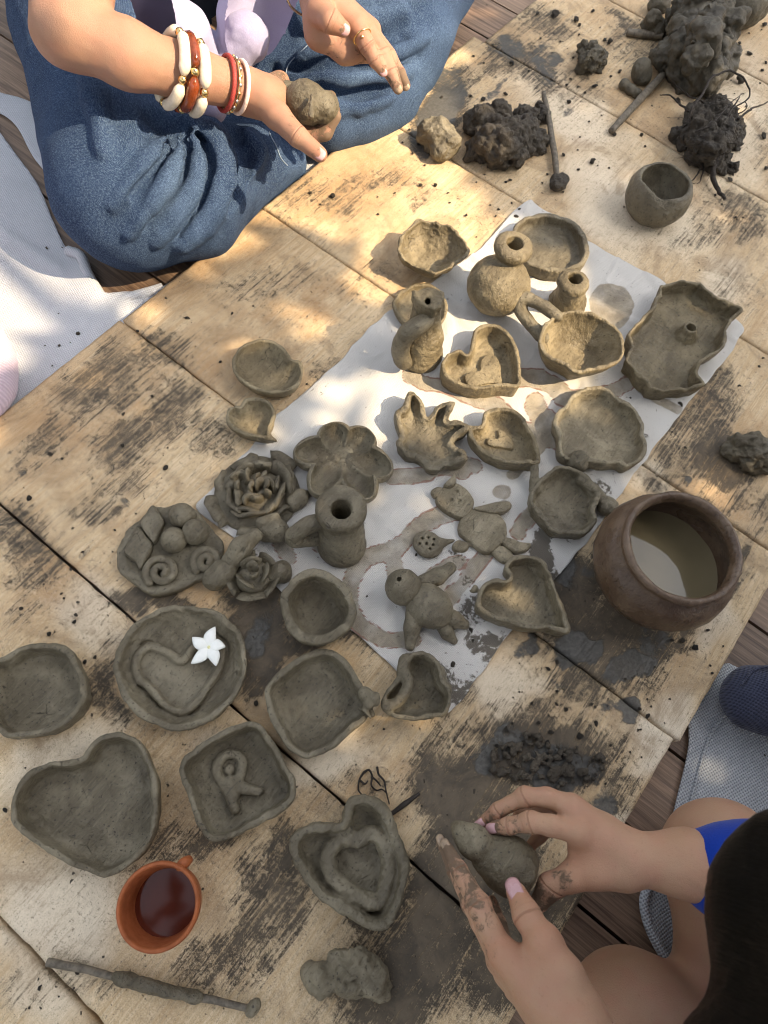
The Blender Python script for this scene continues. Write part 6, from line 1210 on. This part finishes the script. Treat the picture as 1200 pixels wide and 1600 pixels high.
# ------- person shaping a clay bird, bottom right
def child():
    root = empty('person', (.56, .07, -.03), 'person with black hair, blue sleeves and bare knees, shaping a clay bird with both hands', 'person'); mud = []; pink = []
    A = Vol([.02, .02, .03], [.36, .25, .20], .0015)
    w = J(985, 1341, .112); el = np.array([.318, .186, .135]); mid = J(1075, 1350, .120)
    A.chain([el, mid, w], [.0270, .0232, .0178], .004, .01); A.chain([mid, J(985, 1341, .098)], [.019, .0150], .01)
    M = [J(905, 1300, .118), J(893, 1262, .112), J(896, 1264, .096), J(905, 1280, .080)]
    for m, r in zip(M, (.0112, .0108, .010, .009)): A.chain([w, (w + m) / 2, m], [.0160, .0132, r], .008, .006)
    fs = [([M[0], J(862, 1289, .118), J(828, 1284, .114), J(795, 1291, .105), J(772, 1294, .097)], [.0102, .0088, .0082, .0073, .0060]), ([M[1], J(855, 1246, .113), J(820, 1245, .107), J(778, 1266, .094), J(752, 1286, .083)], [.0100, .0084, .0078, .0066, .0052]),
          ([M[2], J(850, 1262, .090), J(818, 1270, .084), J(795, 1300, .075)], [.0088, .0076, .0070, .0056]), ([M[3], J(865, 1290, .074), J(842, 1308, .068), J(822, 1330, .066)], [.0078, .0066, .0058, .0048])]
    fs = [(p, [q * .90 for q in r]) for p, r in fs]; flesh(A, fs, .0012)
    for p, r in fs[:2]:
        for k in (2,): A.ball(p[k], r[k] * 1.10, .003)
    for m in M[:2]: A.ball(m + unit(CAMP - m) * .0035, .0085, .006)
    A.chain([J(975, 1360, .108), J(930, 1360, .110), J(893, 1370, .106), J(860, 1384, .099), J(843, 1410, .092)], [.0155, .0132, .0104, .0092, .0072], .007, .005); A.chain([J(930, 1335, .108), J(905, 1325, .106)], [.012, .008], .012)
    mud += [(J(772, 1296, .097), .022, .75), (J(805, 1295, .106), .03, .55), (J(752, 1286, .083), .015, .5), (J(850, 1400, .095), .022, .85), (J(880, 1370, .112), .014, .7), (J(905, 1315, .115), .012, .45), (J(818, 1285, .12), .010, .5)]; pink += [(J(905, 1330, .11), .025), (J(772, 1294, .097), .014), (J(915, 1365, .11), .02)]
    B = Vol([.02, -.12, .03], [.40, .12, .21], .0015)
    wb = J(905, 1610, .158); elb = np.array([.37, -.03, .115])
    B.chain([elb, (elb + wb) / 2 + [0, 0, .006], wb], [.031, .026, .0190], .004, .01); B.chain([(elb + wb) / 2, J(890, 1605, .142)], [.021, .016], .01)
    Mb = [J(786, 1490, .136), J(783, 1500, .120), J(792, 1520, .104), J(806, 1545, .090)]
    gs_pip = None
    for m, r in zip(Mb, (.0112, .0112, .0105, .009)): B.chain([wb, (wb + m) / 2, m], [.0165, .0145, r], .008, .006)
    for m, p in ((Mb[0], gs_pip),): B.ball(m + unit(CAMP - m) * .0035, .0085, .006)
    gs = [([Mb[0], J(763, 1448, .133), J(748, 1414, .128), J(718, 1360, .113), J(697, 1322, .100)], [.0108, .0092, .0085, .0070, .0052]), ([Mb[1], J(752, 1440, .114), J(738, 1412, .107), J(710, 1360, .094), J(690, 1316, .084)], [.0102, .0088, .0082, .0066, .0050]),
          ([Mb[2], J(765, 1460, .096), J(752, 1425, .088), J(735, 1380, .076)], [.0095, .0082, .0075, .0058]), ([Mb[3], J(790, 1480, .080), J(780, 1445, .072), J(768, 1408, .066)], [.0082, .0070, .0062, .0050])]
    gs = [(p, [q * .90 for q in r]) for p, r in gs]; flesh(B, gs, .0012)
    for p, r in gs[:2]:
        for k in (2,): B.ball(p[k], r[k] * 1.12, .003)
    B.chain([J(905, 1580, .152), J(880, 1525, .152), J(850, 1474, .147), J(824, 1433, .138), J(806, 1394, .128)], [.0165, .0138, .0106, .0094, .0072], .006, .005); B.ball(J(850, 1474, .147), .0122, .005); B.chain([J(836, 1520, .140), J(820, 1500, .128)], [.011, .009], .01)
    mud += [(J(695, 1325, .10), .06, .85), (J(735, 1400, .12), .05, .62), (J(830, 1440, .14), .016, .5), (J(770, 1490, .13), .020, .55), (J(806, 1394, .13), .013, .55), (J(755, 1430, .13), .025, .4), (J(780, 1440, .09), .05, .8)]; pink += [(J(806, 1396, .13), .022), (J(850, 1474, .15), .02), (J(786, 1490, .14), .02), (J(824, 1433, .14), .014)]
    T = Vol([.20, -.20, -.03], [.80, .38, .50], .0055)
    k1 = J(1128, 1345, .026); k2 = J(985, 1590, .022); pel = np.array([.60, .07, .07]); h1 = pel + [-.02, .10, 0]; h2 = pel + [-.02, -.10, 0]
    T.chain([h1, k1], [.078, .0490], .01); T.chain([k1, k1 + [.07, -.10, -.018], [.42, .02, .0]], [.046, .040, .032], .02, .02); T.chain([h2, k2], [.078, .0475], .01); T.chain([k2, k2 + [.06, .03, -.02], [.45, .12, .0]], [.045, .040, .032], .02, .02)
    nk = np.array([.36, .115, .315]); T.chain([pel, [.50, .09, .20], nk + [.05, -.01, -.03]], [.115, .105, .09], .02, .03); s1 = np.array([.42, .245, .265]); s2 = np.array([.44, -.03, .255]); T.chain([s1, nk + [.05, 0, -.03], s2], [.045, .06, .045], .03, .03); T.chain([s1, el], [.040, .027], .008); T.chain([s2, elb], [.040, .031], .008)
    hc = J(1552, 1700, .372); T.chain([nk, hc], [.045, .05], .02); head_with_face(T, hc, [-.55, .05, -.80], [-.80, .02, .55], .088); T.halfspace([0, 0, -.028], [0, 0, -1], .004)
    V, F = merge([A.mesh(), B.mesh(), T.mesh()]); V = relax(V, F, 2, .4); V = rough(V, F, .0004, 70, 3, 2); CR = [(f[0][i], f[0][i + 1], f[1][i]) for f in (fs[0], fs[1], gs[0], gs[1]) for i in (2, 3)] + [(J(824, 1433, .138), J(806, 1394, .128), .0100), (J(860, 1384, .099), J(843, 1410, .092), .0096)]; b = mk('body', V, F, SKIN_C, root); skin_attr(b, V, mud, pink, CR)
    for tip, back, r, m, wd_, l, lift in ((fs[0][0][-1], fs[0][0][-2], .0060, NAIL, .0040, .0048, .75), (fs[1][0][-1], fs[1][0][-2], .0052, NAIL, .0036, .0052, .8), (J(843, 1410, .092), J(860, 1384, .099), .0076, NAIL, .0046, .0050, .6), (gs[0][0][-1], gs[0][0][-2], .0052, NAILM, .0034, .0046, .6), (gs[1][0][-1], gs[1][0][-2], .0050, NAILM, .0032, .0048, .8), (J(806, 1394, .128), J(824, 1433, .138), .0076, NAIL, .0056, .0078, .75)): nail(b, tip, back, r, m, wd_, l, None, lift)
    # muddy free edge of the thumb nail
    # blue top, shorts, hair
    Sv = Vol([.20, -.16, .0], [.78, .36, .42], .0042); Sv.chain([J(1126, 1358, .121), J(1175, 1375, .125), el, s1], [.0300, .0355, .044, .060], .004, .02); Sv.chain(ring_pts(J(1122, 1356, .121), el - w, .0275, 30), .0032, .003)
    Sv.chain([elb + [-.055, .012, .012], elb, s2], [.040, .050, .062], .004, .02); Sv.chain([pel + [0, 0, .03], [.50, .09, .20], nk + [.06, -.01, -.03]], [.130, .120, .105], .02, .03); Sv.chain([s1, nk + [.06, 0, -.03], s2], [.058, .075, .058], .03, .03)
    V, F = Sv.mesh(); N = vnormals(V, F); V = V + N * ((1 - np.abs(vnoise(V, 24, 5)) * 2) * .003)[:, None]; mk('blue_top', V, F, BLUE, root)
    Pv = Vol([.34, -.20, -.03], [.80, .36, .22], .0055); Pv.chain([h1, h1 * .45 + k1 * .55], [.10, .075], .02, .02); Pv.chain([h2, h2 * .45 + k2 * .55], [.10, .075], .02, .02); Pv.ball(pel, .125, .03); Pv.halfspace([0, 0, -.029], [0, 0, -1], .004); V, F = Pv.mesh(); mk('shorts', rough(V, F, .003, 22, 4), F, SHORTS, root)
    Hv = Vol([.05, -.20, .16], [.50, .29, .52], .004); Hv.ell(hc + [.018, 0, .018], [.098, .092, .095], None, .01); Hv.chain([hc + [.05, 0, .03], hc + [.13, -.02, -.10]], [.085, .06], .03); Hv.chain([hc + [-.03, .02, .03], hc + [-.055, .02, -.03]], [.075, .055], .02); Hv.ell(hc + [.02, -.085, -.01], [.085, .075, .085], None, .03); Hv.ell(hc + [-.03, -.07, -.03], [.06, .06, .07], None, .03); Hv.ell(hc + [-.035, .0, -.115], [.05, .06, .06], None, .02, True); V, F = Hv.mesh(); d = V - hc; an = np.arctan2(d[:, 1], d[:, 2]); V = V + vnormals(V, F) * (.0004 * vnoise(np.stack([an * 14, d[:, 0] * 6, 0 * an], 1), 1., 3) + .0004 * vnoise(np.stack([an * 40, d[:, 0] * 9, 0 * an], 1), 1., 6))[:, None]
    hr = mk('hair', V, F, HAIR, root); rnd = random.Random(3); parts = []; ua = unit([-.75, .02, .66]); ub = unit(np.cross(ua, [0, 1, 0])); uc = np.cross(ua, ub); fw = np.array([-.6, .05, -.8])
    for i in range(900):
        ph = rnd.uniform(0, 6.283); R = 1.0 + rnd.uniform(.0, .03); t0 = rnd.uniform(.05, .7); t1 = t0 + rnd.uniform(.6, 1.1); pts = []; sw = rnd.uniform(-.25, .25)
        for t in np.linspace(t0, t1, 9):
            q = ph + sw * (t - t0); d = math.cos(t) * ua + math.sin(t) * (math.cos(q) * ub + math.sin(q) * uc); pts.append(hc + [.018, 0, .018] + d * np.array([.098, .092, .095]) * (R + .05 * max(0, t - t0 - .5)))
        if unit(pts[-1] - hc) @ unit(fw) > .45: continue
        parts.append(tube(pts, np.linspace(.0009, .0004, 9), 4, False))
    for i in range(260):
        ph = rnd.uniform(0, 6.283); t0 = rnd.uniform(.3, 1.1); t1 = t0 + rnd.uniform(.5, .9); sw = rnd.uniform(-.5, .5); up_ = rnd.uniform(.03, .13); pts = []
        for t in np.linspace(t0, t1, 9):
            q = ph + sw * (t - t0); d = math.cos(t) * ua + math.sin(t) * (math.cos(q) * ub + math.sin(q) * uc); pts.append(hc + [.018, 0, .018] + d * np.array([.098, .092, .095]) * (1.0 + up_ * ((t - t0) / (t1 - t0)) ** 1.5))
        if unit(pts[-1] - hc) @ unit(fw) > .45: continue
        parts.append(tube(pts, np.linspace(.0007, .0003, 9), 4, False))
    mk('hair_strands', *joinm(parts), HAIR, hr)
    # the clay bird
    bp = J(775, 1345, .092); v = Vol(bp - [.07, .07, .05], bp + [.07, .07, .05], .0012)
    v.chain([J(768, 1338, .094), J(795, 1352, .093), J(816, 1366, .091)], [.0160, .0210, .0195], .002, .006); e = unit(J(816, 1366, .091) - J(768, 1338, .094)); v.halfspace(J(828, 1374, .090), e, .010); v.ell(J(742, 1316, .100), [.0148, .0132, .0138], None, .0015); v.chain([J(738, 1314, .099), J(722, 1300, .099), J(711, 1290, .096)], [.0120, .0080, .0030], .003, .004)
    finish('clay_bird', v, 'smooth wet clay bird with a pointed beak held between two hands', 'clay bird', 1.15, .0007, 60, 62, origin=bp - [0, 0, .02], group=None)
child()

def other_people():
    r = empty('person', (.42, .44, -.03), 'foot in a dark navy sock resting on the grey mat at the right edge', 'person')
    v = Vol([.20, .28, -.03], [.75, .70, .30], .0035); v.chain([J(1182, 1092, .006), J(1225, 1098, .014), J(1300, 1085, .030)], [.0270, .0340, .040], .01, .015); v.ell(J(1172, 1088, .004), [.026, .030, .024], None, .01); v.chain([J(1300, 1085, .03), [.48, .50, .12]], [.042, .045], .02); v.halfspace([0, 0, -.0248], [0, 0, -1], .004); V, F = v.mesh(); mk('sock', rough(V, F, .002, 30, 3), F, NAVY, r)
    mk('toe_seam', *tube(smooth_open([J(1158, 1070, .027), J(1180, 1047, .026), J(1215, 1042, .036), J(1250, 1050, .045)], 24), .0011, 6), NAVY, r, col=.6)
    v = Vol([.40, .40, .0], [.80, .75, .45], .006); v.chain([[.47, .49, .11], [.56, .54, .34], [.72, .60, .10]], [.062, .078, .10], .01, .02); V, F = v.mesh(); mk('trouser_leg', rough(V, F, .005, 20, 4), F, SHORTS, r)
    r = empty('person', (-.72, .10, -.03), 'knee in pale pink ribbed trousers at the left edge of the picture', 'person')
    v = Vol([-1.05, -.20, -.03], [-.52, .28, .16], .0035); k = J(-60, 568, .022); v.chain([k + [-.30, -.16, .04], k], [.085, .0505], .01); v.chain([k, k + [-.20, .06, -.01]], [.0505, .042], .02); v.chain([k, J(-50, 604, .015)], [.05, .045], .01); v.halfspace([0, 0, -.0275], [0, 0, -1], .004); V, F = v.mesh(); mk('trouser_leg', rough(V, F, .002, 25, 3), F, PINK, r)
    mk('side_seam', *tube(smooth_open([J(-50, 622, .056), J(-34, 618, .058), J(-20, 612, .054), J(-4, 608, .034)], 24), .0012, 6), PINK, r, col=.6)
other_people()
